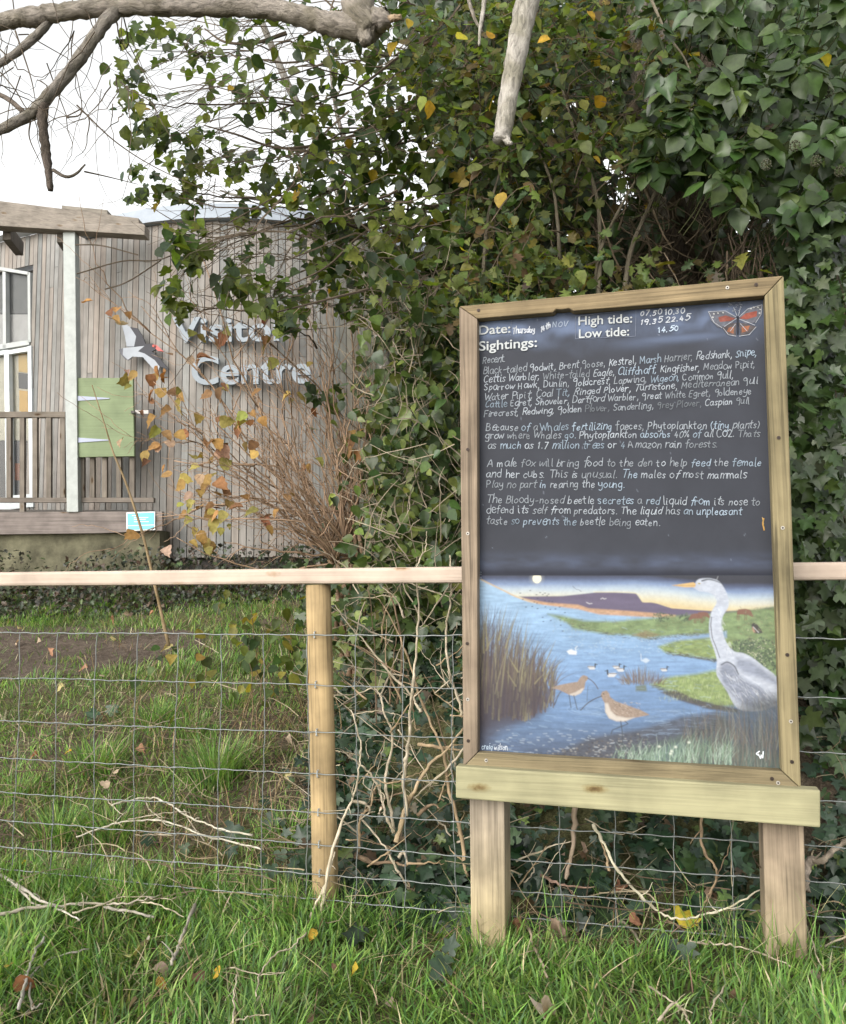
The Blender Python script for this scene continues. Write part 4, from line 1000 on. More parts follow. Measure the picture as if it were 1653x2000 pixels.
# chalked butterfly and the ruled boxes
def chalk_poly(mb, pts, off, col): mb.add(np.array([S(x, y, off) for x, y in pts]), [list(range(len(pts)))[::-1]], col)
z4 = lambda p: [(880 + x / 2.5045, 540 + y / 2.5045) for x, y in p]
m = MB()
for pts, off, col in (
    ([(1398, 200), (1340, 170), (1260, 172), (1275, 215), (1310, 250), (1375, 235)], .0021, (110, 112, 122)), ([(1412, 200), (1450, 160), (1525, 138), (1522, 180), (1490, 225), (1440, 232)], .0021, (112, 114, 124)),
    ([(1395, 205), (1345, 190), (1310, 200), (1318, 222), (1370, 218)], .0024, (148, 92, 84)), ([(1414, 205), (1445, 180), (1500, 168), (1498, 195), (1450, 210)], .0024, (156, 92, 82)),
    ([(1400, 225), (1370, 230), (1330, 250), (1350, 280), (1395, 290)], .0021, (96, 90, 92)), ([(1410, 225), (1440, 230), (1495, 245), (1465, 275), (1420, 290)], .0021, (98, 92, 94)),
    ([(1388, 245), (1362, 250), (1352, 268), (1385, 280)], .0024, (150, 104, 84)), ([(1425, 245), (1465, 240), (1455, 266), (1425, 275)], .0024, (158, 106, 84)), ([(1399, 195), (1411, 195), (1409, 285), (1403, 285)], .0026, (58, 60, 68))):
    chalk_poly(m, z4(pts), off, lin(*col) * .75)
def chalk_line(mb, pts, w, col, off=.0028):
    q = np.array(pts, float)
    for a, b in zip(q[:-1], q[1:]):
        d = (b - a) / (np.linalg.norm(b - a) + 1e-9); nn = np.array([-d[1], d[0]]) * w / 2
        mb.add(np.array([S(*(a + nn), off), S(*(b + nn), off), S(*(b - nn), off), S(*(a - nn), off)]), np.array([[0, 1, 2, 3]]), lin(*col) * .7)
for pts in ([(1262, 172), (1290, 225), (1330, 252)], [(1260, 172), (1345, 168), (1398, 198)], [(1525, 138), (1520, 185), (1492, 228)], [(1412, 198), (1455, 158), (1525, 138)], [(1335, 252), (1360, 285), (1398, 292)], [(1496, 246), (1462, 284), (1412, 292)], [(1400, 205), (1340, 245)], [(1412, 208), (1490, 238)], [(1395, 232), (1368, 268)], [(1418, 230), (1452, 268)], [(1402, 192), (1385, 150)], [(1409, 192), (1420, 145)]):
    chalk_line(m, z4(pts), 1.1, (190, 194, 204))
for x, y in ((1285, 182), (1305, 178), (1330, 176), (1480, 150), (1500, 150), (1512, 160), (1508, 178), (1280, 198), (1466, 156)): chalk_line(m, z4([(x, y), (x + 8, y + 2)]), 2.2, (205, 205, 205))
for k in range(28):
    x, y = RNG.uniform(1350, 1425), RNG.uniform(125, 175); chalk_line(m, z4([(x, y), (x + 4, y - 6), (x + 8, y)]), .8, (150, 156, 170))
m.build('butterfly_drawing', M_CHALK, board)
for pts in ([(613, 195), (612, 305), (905, 292), (908, 160), (613, 195)], [(296, 290), (298, 215), (430, 202)]):
    m = MB(); chalk_line(m, z4(pts), .9, (135, 142, 160), .0019); m.build('ruled_line', M_CHALK, board)
m = MB()
chalk_line(m, [(1492, 1012), (1490, 1022), (1493, 1036)], 3.0, (190, 150, 90)); chalk_line(m, [(1489, 1010), (1492, 1024)], 1.2, (215, 185, 130)); m.build('chipped_paint', M_CHALK, board); m = MB()
for y in (1117, 1121, 1128): chalk_line(m, [(930, y), (931, y + 8)], 1.3, (200, 205, 210)); chalk_line(m, [(932, y), (941, y + .6)], .8, (170, 178, 190))
m.build('chalk_tick', M_CHALK, board)

# ------------------------------------------------------------------ leaves and how they are scattered
def leaf_shape(half, mid_y, fold=.10, curl=0.0):
    """half outline (x, y) from stalk to tip; a leaf folded along its midrib"""
    half = np.array(half, float); n = len(half)
    L = np.c_[half, fold * half[:, 0] - curl * half[:, 1] ** 2]; Rr = L * [-1, 1, 1]
    c = np.array([[0, mid_y, -curl * mid_y ** 2]])
    v = np.concatenate([L, Rr[1:-1], c]); ci = len(v) - 1
    li = list(range(n)); ri = [0] + [n + k for k in range(n - 2)] + [n - 1]
    f = [[ci, li[k], li[k + 1]] for k in range(n - 1)] + [[ci, ri[k + 1], ri[k]] for k in range(n - 1)]
    sh = np.ones(len(v)); sh[ci] = 1.12; sh[0] = 1.1
    return v, np.array(f), sh
OVATE = leaf_shape([(0, 0), (.30, .10), (.42, .34), (.33, .64), (.14, .88), (0, 1.06)], .42, .22, .12)
OVAL_LO = leaf_shape([(0, 0), (.38, .22), (.36, .58), (0, 1.05)], .4, .2, .12)
IVY5 = leaf_shape([(0, .05), (.12, -.10), (.40, -.06), (.50, .10), (.30, .24), (.55, .52), (.26, .56), (.10, .84), (0, 1.0)], .28, .16, .10)
HAW = leaf_shape([(0, 0), (.08, .22), (.40, .34), (.18, .44), (.44, .66), (.18, .72), (.20, .92), (0, 1.05)], .5, .18, .15)
AUT = leaf_shape([(0, 0), (.26, .06), (.44, .26), (.40, .5), (.30, .62), (.26, .82), (.10, .9), (0, 1.1)], .45, .30, .22)

def unit(v): return v / (np.linalg.norm(v, axis=-1, keepdims=True) + 1e-9)

def scatter(mb, shape, pos, size, nrm, tip, cols):
    v, f, sh = shape; n = len(pos); k = len(v)
    if n == 0: return
    z = unit(nrm); y = unit(tip - (tip * z).sum(-1, keepdims=True) * z); x = np.cross(y, z)
    size = np.broadcast_to(size, (n,)); wsc = RNG.uniform(.8, 1.15, n); curl = RNG.normal(1.0, .8, n)
    lv = (v[None] + RNG.normal(0, .02, (n, k, 3))) * size[:, None, None]
    w = pos[:, None] + lv[..., :1] * wsc[:, None, None] * x[:, None] + lv[..., 1:2] * y[:, None] + lv[..., 2:] * curl[:, None, None] * z[:, None]
    c = cols[:, None, :] * sh[None, :, None] * RNG.uniform(.9, 1.1, (n, k, 1))
    mb.add(w.reshape(-1, 3), (np.arange(n)[:, None, None] * k + f[None]).reshape(-1, 3), c.reshape(-1, 3))

def pal(cols, n, w=None, jit=.25):
    cols = np.array(cols, float); w = None if w is None else np.array(w, float) / np.sum(w)
    c = cols[RNG.choice(len(cols), n, p=w)]
    return c * np.exp(RNG.normal(0, jit, (n, 1))) * np.exp(RNG.normal(0, .06, (n, 3)))

def inpoly(x, y, pts):
    pts = np.asarray(pts, float); ins = np.zeros(np.shape(x), bool); n = len(pts)
    for i in range(n):
        (xa, ya), (xb, yb) = pts[i], pts[(i + 1) % n]
        ins ^= ((ya > y) != (yb > y)) & (x < (xb - xa) * (y - ya) / ((yb - ya) if yb != ya else 1e-9) + xa)
    return ins

def zone(poly, n, d0, d1, clump=None, rad=.1):
    """points through a volume, gathered in clumps"""
    poly = np.asarray(poly, float); out = np.zeros((0, 2))
    m_ = n if clump is None else max(1, n // clump)
    while len(out) < m_:
        q = RNG.uniform(poly.min(0), poly.max(0), (m_ * 3, 2)); out = np.concatenate([out, q[inpoly(q[:, 0], q[:, 1], poly)]])
    out = out[:m_]; p = P(out[:, 0], out[:, 1], RNG.uniform(d0, d1, m_))
    if clump is None: return p
    p = np.repeat(p, clump, 0)
    return p + RNG.normal(0, rad, p.shape)

def project(p):
    q = (np.asarray(p) - CAM) @ ROT
    return 826.5 + FPX * q[..., 0] / -q[..., 2], 1000 - FPX * q[..., 1] / -q[..., 2]

def above(p, h=.02): return p[p[:, 2] > g(p[:, 0], p[:, 1]) + h]

def orient(n, view=.7, up=.45, jit=.6, droop=.8, pos=None):
    to = np.array([0, -1.0, .0])
    nrm = unit(np.array([0, -view, up]) + RNG.normal(0, jit, (n, 3)))
    tip = unit(np.array([0, -.15, -droop]) + RNG.normal(0, .55, (n, 3)))
    return nrm, tip

def leaves(mb, shape, pos, s0, s1, cols, w=None, cjit=.25, **kw):
    n = len(pos); nrm, tip = orient(n, **kw)
    scatter(mb, shape, pos, RNG.uniform(s0, s1, n), nrm, tip, pal(cols, n, w, cjit))

def pxline(pts, per=6):
    """pixel x, pixel y, depth -> smooth line in space"""
    q = np.array(pts, float); return smooth_line(P(q[:, 0], q[:, 1], q[:, 2]), per=per)

def wander(a, b, sag=.05, kink=.03, n=9):
    t = np.linspace(0, 1, n)[:, None]; p = a * (1 - t) + b * t
    L = np.linalg.norm(b - a)
    p = p + np.sin(t * math.pi) * RNG.normal(0, 1, 3) * L * kink - np.array([0, 0, 1]) * np.sin(t * math.pi) * sag * L
    p[1:-1] += RNG.normal(0, .012 * L, (n - 2, 3))
    return p

IVY_DK = [(.026, .046, .014), (.036, .062, .018), (.050, .082, .023), (.045, .066, .032)]
IVY_GL = [(.032, .060, .015), (.045, .080, .019), (.034, .058, .021), (.066, .100, .024)]
IVY_BK = [(.095, .125, .026), (.068, .098, .022), (.135, .165, .034), (.036, .060, .018), (.055, .080, .045), (.30, .20, .02)]
HAWC = [(.125, .155, .042), (.095, .125, .036), (.18, .165, .040), (.13, .095, .045), (.36, .26, .03), (.10, .068, .04), (.085, .130, .058)]
AUTC = [(.27, .155, .06), (.31, .20, .07), (.22, .115, .06), (.29, .235, .075), (.14, .075, .045), (.36, .25, .17), (.23, .22, .065)]
BARKG, BARKP, TWIGC = (.31, .275, .24), (.44, .41, .37), (.135, .105, .08)

# ------------------------------------------------------------------ the pale-barked tree whose limbs cross the top of the view
pale = thing('pale_barked_tree', 'thick pale grey bare limbs crossing the top with one broken stub hanging down', 'tree', (1.6, 4.6, float(g(1.6, 4.6))))
m = MB(); gz = float(g(1.6, 4.6)); tube(m, smooth_line([[1.6, 4.6, gz - .2], [1.55, 4.5, gz + 1.2], [1.3, 4.2, 3.0], [1.0, 3.7, 4.3]], per=8), np.linspace(.15, .11, 25), 14, BARKG, .08); m.build('trunk', M_BARK, pale, smooth=True)
def limb(name, pts, r, parent, col, mat=None, rough=.10, sides=12, per=7):
    l = pxline(pts, per); rr = np.interp(np.linspace(0, 1, len(l)), np.linspace(0, 1, len(r)), r)
    m = MB(); tube(m, l, rr, sides, col, rough); return m.build(name, mat or M_BARK, parent, smooth=True)
limb('limb', [(1020, -420, 3.6), (840, -190, 3.2), (720, -40, 3.0), (700, 25, 2.95), (730, 62, 2.93)], [.095, .06, .056, .062, .05], pale, BARKG)
limb('limb', [(735, 62, 2.94), (660, 50, 2.95), (600, 35, 2.98), (520, 17, 3.0), (400, 12, 3.03), (250, 12, 3.08), (120, 24, 3.12), (60, 34, 3.14), (0, 44, 3.16), (-160, 82, 3.2), (-480, 120, 3.3)], [.040, .042, .037, .034, .036, .035, .032, .036, .030, .026, .018], pale, BARKG, rough=.16, sides=14, per=10)
limb('limb', [(712, 52, 2.95), (738, 40, 2.92), (752, 38, 2.90), (757, 37, 2.90)], [.05, .042, .036, .022], pale, BARKG, rough=.25)
limb('limb', [(745, 40, 2.9), (768, 36, 2.88), (784, 34, 2.87)], [.014, .012, .010], pale, (.40, .30, .2), rough=.3)
limb('limb', [(712, 60, 2.93), (714, 76, 2.91), (713, 84, 2.90)], [.03, .022, .018], pale, BARKG, rough=.2)
limb('limb', [(238, 14, 3.08), (205, 45, 3.08), (150, 122, 3.07), (100, 182, 3.06), (60, 222, 3.05), (0, 254, 3.03), (-120, 300, 3.0), (-330, 330, 2.95)], [.022, .024, .023, .022, .020, .018, .016, .010], pale, (.25, .225, .20), rough=.15)
limb('limb', [(84, 205, 3.055), (84, 250, 3.05), (92, 310, 3.05), (99, 372, 3.05)], [.020, .019, .016, .010], pale, (.13, .105, .09), rough=.22)
limb('limb', [(104, 332, 3.05), (128, 345, 3.04), (148, 340, 3.03), (167, 321, 3.02)], [.007, .006, .005, .003], pale, (.13, .11, .09))
limb('limb', [(98, 42, 3.14), (60, 80, 3.12), (10, 118, 3.1), (-80, 170, 3.06)], [.015, .016, .014, .013], pale, (.25, .225, .20), rough=.15)
limb('limb', [(48, 220, 3.05), (10, 190, 3.1), (-60, 160, 3.15)], [.010, .009, .008], pale, (.16, .13, .11))
limb('limb', [(1160, -420, 3.2), (1090, -240, 2.9), (1040, -40, 2.72), (1018, 60, 2.7), (1000, 150, 2.7), (984, 250, 2.7), (978, 276, 2.7)], [.06, .05, .042, .038, .034, .029, .030], pale, BARKP, rough=.10)
limb('limb', [(985, 262, 2.695), (992, 278, 2.68), (1000, 280, 2.67)], [.016, .010, .006], pale, BARKP, rough=.25)
limb('limb', [(950, -40, 2.8), (944, 20, 2.8), (938, 60, 2.8), (936, 90, 2.8)], [.010, .008, .006, .004], pale, BARKP)
limb('limb', [(905, -40, 2.85), (925, 30, 2.83), (942, 62, 2.8)], [.008, .006, .004], pale, BARKG)
m = MB()
for k in range(48):                                   # fine winter twigs against the sky on the left
    x, y = RNG.uniform(-60, 260), RNG.uniform(-40, 230); d = RNG.uniform(2.9, 3.4)
    a = P(x, y, d); b = P(x + RNG.uniform(-120, 190), y + RNG.uniform(30, 250), d + RNG.uniform(-.2, .2))
    tube(m, wander(a, b, RNG.uniform(-.08, .15), .12, 10), np.linspace(RNG.uniform(.0016, .0035), .0008, 10), 3, TWIGC, cap=False)
for pts in ([(150, 205, 3.05), (230, 280, 3.1), (330, 340, 3.15), (480, 400, 3.2)], [(60, 235, 3.05), (58, 270, 3.06), (80, 320, 3.1)], [(165, 335, 3.03), (210, 345, 3.1), (270, 360, 3.2)], [(30, 60, 3.1), (60, 150, 3.1), (70, 200, 3.1)], [(130, 230, 3.05), (160, 215, 3.1), (145, 120, 3.15)], [(90, 225, 3.05), (30, 250, 3.2), (-20, 270, 3.3)]):
    l = pxline(pts); tube(m, l, np.linspace(.0035, .0012, len(l)), 4, TWIGC)
m.build('twigs', M_TWIG, pale)

# ------------------------------------------------------------------ ivy hanging in sprays over the sky and the cladding
bough = thing('ivy_bough', 'ivy boughs hanging in loose green sprays in front of the cladding and the sky', 'ivy', P(800, 300, 4.0))
CL = [(265, 75, 35, 10), (300, 60, 30, 8), (250, 150, 30, 9), (260, 195, 30, 9), (290, 235, 35, 14), (300, 270, 30, 14), (262, 340, 25, 6), (275, 375, 25, 7), (310, 360, 28, 9), (370, 330, 32, 14), (365, 385, 30, 13), (350, 290, 40, 11),
      (410, 240, 40, 10), (430, 310, 40, 12), (350, 80, 50, 13), (400, 120, 50, 12), (470, 60, 60, 16), (560, 50, 60, 14), (640, 110, 50, 13), (520, 190, 50, 10), (600, 210, 40, 9), (480, 330, 45, 10), (540, 330, 50, 14), (600, 380, 50, 16), (470, 420, 45, 12),
      (350, 470, 32, 12), (390, 455, 28, 9), (340, 560, 26, 11), (350, 602, 16, 8), (380, 500, 28, 9), (460, 540, 38, 18), (530, 565, 45, 24), (556, 630, 26, 14), (590, 590, 38, 14), (620, 460, 60, 24), (680, 430, 60, 24), (650, 540, 50, 20), (700, 330, 60, 24),
      (740, 240, 60, 24), (780, 150, 60, 24), (700, 100, 60, 18), (790, 330, 60, 30), (780, 460, 65, 30), (720, 520, 60, 26), (690, 590, 50, 16), (634, 765, 22, 9), (800, 560, 70, 34), (860, 450, 60, 34), (840, 220, 50, 26), (870, 330, 50, 30), (640, 300, 50, 12), (560, 270, 45, 10), (450, 170, 45, 10)]
fol, tw = MB(), MB()
for (cx, cy, r_, n) in CL:
    d = 3.35 + RNG.uniform(0, .8); c = P(cx, cy, d)
    anchor = P(RNG.uniform(max(cx + 60, 560), 940), cy + RNG.uniform(-140, 60), d + RNG.uniform(0, .6))
    l = wander(anchor, c, RNG.uniform(-.12, .12), .06, 12)
    tube(tw, l, np.linspace(RNG.uniform(.004, .008), .0018, 12), 4, np.array(TWIGC) * RNG.uniform(.8, 1.3))
    R_ = r_ / FPX * d; n = int(n * 1.75)
    pos = c + RNG.normal(0, 1, (n, 3)) * np.array([R_, R_, R_]) * .62
    for p in pos[::2]: tube(tw, wander(l[RNG.integers(7, 12)], p, .02, .08, 5), .0012, 3, TWIGC, cap=False)
    h_ = n // 3; leaves(fol, IVY5, pos[:h_], .045, .075, IVY_BK, [4, 3, 3, 2.5, 2, .12], view=.75, up=.3, jit=.5, droop=1.0); pos = pos[h_:]
    leaves(fol, OVATE, pos, .036, .076, IVY_BK, [4, 3, 3, 2.5, 2, .12], view=.75, up=.3, jit=.45, droop=1.0)
for k in range(34):                                   # arching bare and half-bare side twigs
    x0, y0 = RNG.uniform(600, 940), RNG.uniform(-30, 620); d = RNG.uniform(3.4, 4.4)
    a = P(x0, y0, d); b = P(x0 - RNG.uniform(120, 480), y0 + RNG.uniform(-120, 150), d + RNG.uniform(-.4, .4))
    l = wander(a, b, RNG.uniform(-.15, .2), .1, 12); tube(tw, l, np.linspace(RNG.uniform(.003, .0075), .0014, 12), 4, np.array(TWIGC) * RNG.uniform(.7, 1.4))
for k in range(230):
    x0, y0 = RNG.uniform(380, 930), RNG.uniform(-30, 640); d = RNG.uniform(3.4, 4.5); a = P(x0, y0, d)
    b = P(x0 + RNG.normal(-60, 90), y0 + RNG.normal(0, 70), d + RNG.uniform(-.2, .2))
    tube(tw, wander(a, b, RNG.uniform(-.1, .2), .15, 8), np.linspace(RNG.uniform(.0012, .003), .0009, 8), 3, np.array(TWIGC) * RNG.uniform(.7, 1.4), cap=False)
pz = zone([(600, -40), (900, -40), (920, 600), (760, 640), (620, 520), (560, 380), (640, 200)], 780, 3.5, 4.6, 4, .09)
leaves(fol, OVATE, pz, .04, .07, IVY_BK, [3, 4, 2, 4, 3, .25], view=.6, up=.3, jit=.6)
for l in ([(400, 56, 3.5), (440, 82, 3.5), (500, 83, 3.5), (560, 64, 3.5)], [(400, 245, 3.6), (460, 262, 3.6), (560, 290, 3.7), (700, 262, 3.8), (820, 205, 3.9)], [(560, 560, 3.6), (640, 520, 3.7), (720, 450, 3.8), (860, 400, 3.9), (960, 380, 4.0)], [(500, 620, 3.5), (620, 590, 3.6), (740, 560, 3.7), (900, 520, 3.9)], [(150, 535, 3.4), (240, 510, 3.45), (320, 505, 3.5), (420, 450, 3.6), (600, 350, 3.7)], [(148, 478, 3.5), (200, 480, 3.5), (270, 498, 3.5)], [(205, 565, 3.4), (250, 550, 3.4), (315, 508, 3.5)]):
    q = pxline(l); tube(tw, q, np.linspace(.003, .010 if l[0][0] > 380 else .003, len(q)), 5, TWIGC)
tw.build('branches', M_TWIG, bough)
fol.build('foliage', M_THIN, bough, smooth=True)

# grey trunk showing through the sprays
bt = thing('background_tree', 'slender grey trunk leaning behind the hanging ivy sprays', 'tree', (*P(760, 1000, 6.2)[:2], 1.0))
limb('trunk', [(800, 1060, 6.2), (735, 620, 6.2), (668, 390, 6.2), (637, 315, 6.2), (605, 245, 6.2), (560, 160, 6.2), (470, -60, 6.3)], [.06, .045, .036, .034, .032, .028, .02], bt, (.25, .235, .215))
limb('limb', [(655, 360, 6.2), (600, 395, 6.1), (480, 385, 6.0), (430, 372, 6.0)], [.02, .018, .012, .006], bt, (.27, .255, .235))
limb('limb', [(700, 330, 6.2), (660, 230, 6.2), (640, 80, 6.3)], [.02, .016, .01], bt, (.2, .18, .16))

# ------------------------------------------------------------------ the ivy-clad tree behind the board
ivt = thing('ivy_clad_tree', 'dark mass of an ivy-covered tree with glossy leaves behind and above the notice board', 'tree', (1.55, 4.9, float(g(1.55, 4.9))))
m = MB(); gz = float(g(1.4, 4.3))
tube(m, smooth_line([[1.4, 4.3, gz - .2], [1.38, 4.25, gz + .8], [1.3, 4.2, 2.4], [1.5, 4.3, 3.6], [1.7, 4.5, 5.0]], per=8), np.linspace(.17, .10, 33), 14, (.10, .078, .06), .15); m.build('trunk', M_BARK, ivt, smooth=True)
limb('limb', [(1420, 560, 4.15), (1330, 420, 3.9), (1310, 320, 3.7), (1230, 200, 3.6)], [.06, .045, .03, .018], ivt, (.12, .095, .07), rough=.2)
limb('limb', [(1400, 470, 4.2), (1460, 330, 4.0), (1560, 180, 4.0)], [.05, .035, .02], ivt, (.11, .085, .065), rough=.2)
MASS = [(800, -80), (1720, -80), (1720, 420), (1608, 440), (1600, 700), (1620, 1130), (800, 1160), (770, 1000), (790, 820), (840, 640), (900, 500), (880, 200)]
cr = MB()
p = above(zone(MASS, 15000, 4.5, 6.6, 6, .16)); p = p[p[:, 1] > 4.1]
gapx, gapy = project(p)
gap = inpoly(gapx, gapy, [(1168, 290), (1238, 310), (1236, 400), (1200, 412), (1172, 350)]) | inpoly(gapx, gapy, [(1232, 430), (1252, 430), (1250, 480), (1230, 480)])
p = p[~(gap & (RNG.random(len(p)) < .93))]
leaves(cr, OVAL_LO, p, .085, .125, IVY_DK, view=.9, up=.3, jit=.5)
def thin(p, keep_cave=.16):
    x, y = project(p)
    cave = inpoly(x, y, [(1130, 380), (1260, 330), (1500, 395), (1560, 460), (1500, 540), (1150, 545), (1010, 470)])
    gp = inpoly(x, y, [(1160, 285), (1242, 305), (1240, 410), (1200, 420), (1168, 350)])
    return p[(~cave | (RNG.random(len(p)) < keep_cave)) & (~gp | (RNG.random(len(p)) < .12))]
p = thin(above(zone(MASS, 6500, 3.6, 4.6, 6, .12)), .35); p = p[(ee(p[:, 0], p[:, 1]) > .6)]
leaves(cr, OVATE, p, .055, .085, IVY_DK + IVY_GL[:2], view=.8, up=.35, jit=.55)
cr.build('crown', M_LEAF, ivt, smooth=True)
gl_ = MB(); st_ = MB()
GZ = [(1230, -60), (1720, -60), (1720, 420), (1590, 450), (1500, 405), (1390, 400), (1270, 330), (1230, 250), (1300, 200), (1260, 80)]
for k in range(190):                                  # rosettes of big glossy leaves at the shoot ends
    while True:
        x, y = RNG.uniform(1230, 1720), RNG.uniform(-60, 450)
        if inpoly(np.array([x]), np.array([y]), GZ)[0]: break
    d = RNG.uniform(2.75, 3.6); c = P(x, y, d); n = RNG.integers(5, 9)
    back = c + np.array([RNG.normal(0, .06), .35, -.05]); tube(st_, wander(back, c, -.1, .1, 6), .0022, 4, (.10, .11, .05))
    az = RNG.uniform(0, 6.28) + np.arange(n) / n * 6.28
    dirs = np.stack([np.cos(az), -.35 + 0 * az, np.sin(az) * .8 - .45], 1)
    pos = c + dirs * RNG.uniform(.015, .04, (n, 1))
    nrm = unit(np.array([0, -.75, .65]) + dirs * .35 + RNG.normal(0, .34, (n, 3)))
    scatter(gl_, OVATE, pos, RNG.uniform(.052, .092, n), nrm, dirs, pal(IVY_GL, n, [4, 3, 2, 1.2], .2))
p = zone([(1535, 430), (1625, 440), (1640, 1150), (1560, 1180), (1545, 800)], 1500, 2.85, 3.4, 5, .05)
leaves(gl_, IVY5, above(p), .045, .07, IVY_DK + IVY_GL[:1], view=.9, up=.35, jit=.45)
p = zone([(1560, 1040), (1700, 1060), (1700, 1500), (1575, 1500)], 500, 2.75, 3.1, 5, .05)
leaves(gl_, IVY5, above(p), .045, .07, IVY_DK + IVY_GL[:1], view=.9, up=.35, jit=.45)
gl_.build('glossy_foliage', M_LEAF, ivt, smooth=True)
tg = MB()
for k in range(520):                                  # the brown tangle inside
    x, y = RNG.uniform(840, 1620), RNG.uniform(150, 640)
    if RNG.random() < .5: x, y = RNG.normal(1330, 110), RNG.normal(470, 70)
    d = RNG.uniform(3.4, 4.6); a = P(x, y, d); b = P(x + RNG.normal(0, 90), y + RNG.normal(0, 110), d + RNG.uniform(-.3, .3))
    tube(tg, wander(a, b, RNG.uniform(-.1, .15), .15, 8), np.linspace(RNG.uniform(.002, .007), .0014, 8), 4, np.array((.16, .125, .09)) * RNG.uniform(.5, 1.5), cap=False)
tg.build('twigs', M_TWIG, ivt); tg = MB()
for k in range(60):
    x0 = RNG.uniform(1420, 1640); a = P(x0, RNG.uniform(420, 540), 3.2); b = P(x0 + RNG.normal(0, 25), RNG.uniform(600, 1100), 3.1)
    tube(tg, wander(a, b, 0, .05, 10), RNG.uniform(.0015, .005), 4, np.array((.12, .09, .065)) * RNG.uniform(.7, 1.4), cap=False)
tg.build('climbing_stems', M_TWIG, ivt)
ico = []
for lat in (-60, -20, 20, 60):
    for k in range(6): ico.append([math.cos(R(lat)) * math.cos(k * 1.047 + lat), math.cos(R(lat)) * math.sin(k * 1.047 + lat), math.sin(R(lat))])
for (x, y, d) in ((1497, 322, 2.75), (1545, 150, 2.8), (1553, 285, 2.75), (1594, 315, 2.75), (1619, 180, 2.85), (1535, 147, 2.8), (1640, 335, 2.8), (1460, 225, 2.9)):
    c = P(x, y, d); m = MB()
    for q in ico:
        e_ = c + np.array(q) * .017
        o8 = np.array([[1, 0, 0], [-1, 0, 0], [0, 1, 0], [0, -1, 0], [0, 0, 1], [0, 0, -1]]) * .0042
        m.add(e_ + o8, np.array([[0, 2, 4], [2, 1, 4], [1, 3, 4], [3, 0, 4], [2, 0, 5], [1, 2, 5], [3, 1, 5], [0, 3, 5]]), (.06, .06, .035))
        tube(m, [c, e_], .0008, 3, (.10, .11, .05))
    m.build('berry_cluster', M_PLAIN, ivt, smooth=True)
st_.build('twigs', M_TWIG, ivt)

# ------------------------------------------------------------------ hawthorn in front of it
haw = thing('hawthorn', 'hawthorn with small lobed yellowing leaves on upright grey stems above the board', 'shrub', (.75, 3.75, float(g(.75, 3.75))))
hb, hf = MB(), MB()
for pts, r0 in (([(1215, 640, 3.5), (1230, 500, 3.45), (1270, 400, 3.4), (1310, 300, 3.35), (1330, 190, 3.3)], .012), ([(1165, 640, 3.5), (1172, 500, 3.45), (1165, 380, 3.4), (1120, 250, 3.4), (1085, 120, 3.4)], .011), ([(1160, 560, 3.5), (1180, 470, 3.4), (1255, 330, 3.3), (1310, 250, 3.2)], .008), ([(1095, 600, 3.5), (1090, 440, 3.4), (1072, 340, 3.35), (1010, 220, 3.3)], .009), ([(1140, 545, 3.5), (1040, 480, 3.45), (930, 430, 3.4)], .008), ([(1260, -30, 3.0), (1300, 60, 2.95), (1335, 110, 2.95), (1352, 150, 2.95)], .006), ([(1130, 300, 3.5), (1060, 275, 3.4), (985, 285, 3.3)], .008), ([(1330, 200, 3.3), (1400, 260, 3.2), (1330, 330, 3.2)], .005), ([(940, 610, 3.5), (955, 420, 3.5), (1000, 250, 3.5), (1010, 60, 3.5)], .01), ([(860, 600, 3.7), (960, 540, 3.6), (1110, 560, 3.5)], .012)):
    l = pxline(pts); tube(hb, l, np.linspace(r0, r0 * .4, len(l)), 6, np.array((.19, .165, .125)) * RNG.uniform(.8, 1.3), .1)
HZ = [(820, -40), (1290, -40), (1380, 120), (1400, 230), (1330, 300), (1280, 420), (1230, 330), (1130, 330), (1180, 560), (860, 600), (870, 480), (900, 320), (800, 180)]
for k in range(400):
    while True:
        x, y = RNG.uniform(800, 1420), RNG.uniform(-40, 600)
        if inpoly(np.array([x]), np.array([y]), HZ)[0]: break
    d = RNG.uniform(3.0, 3.8); c = P(x, y, d); n = int(RNG.integers(5, 12))
    a = P(x + RNG.normal(0, 60), y + RNG.uniform(20, 120), d + .2)
    l = wander(a, c, -.05, .12, 7); tube(hb, l, np.linspace(.0026, .001, 7), 3, np.array(TWIGC) * RNG.uniform(.8, 1.5), cap=False)
    pos = l[RNG.integers(2, 7, n)] + RNG.normal(0, .03, (n, 3))
    leaves(hf, [HAW, OVATE, HAW, OVAL_LO][k % 4], pos, .030, .064, HAWC, [6, 5, 1.5, 1.2, .25, .8, 4], view=.6, up=.6, jit=.45, droop=.5)
p = zone([(1000, 500), (1480, 520), (1480, 570), (1300, 570), (900, 620), (880, 560)], 160, 3.0, 3.4, 4, .05)
leaves(hf, HAW, p, .04, .07, HAWC, [6, 5, 1.5, 1.2, .25, .8, 4], view=.6, up=.6, jit=.45)
big = [(828, 188), (840, 196), (800, 38), (770, 82), (908, 68), (962, 76), (1052, 80), (1110, 12), (1150, 22), (982, 376), (1378, 236), (1610, 104)]
pos = np.array([P(x, y, 2.95) for x, y in big]); n = len(big); nrm, tip = orient(n, .9, .3, .55, 1.0)
scatter(hf, OVATE, pos, RNG.uniform(.035, .065, n), nrm, tip, pal([(.42, .34, .03), (.22, .27, .04), (.42, .25, .03)], n, None, .2))
hb.build('branches', M_TWIG, haw); hf.build('foliage', M_THIN, haw, smooth=True)

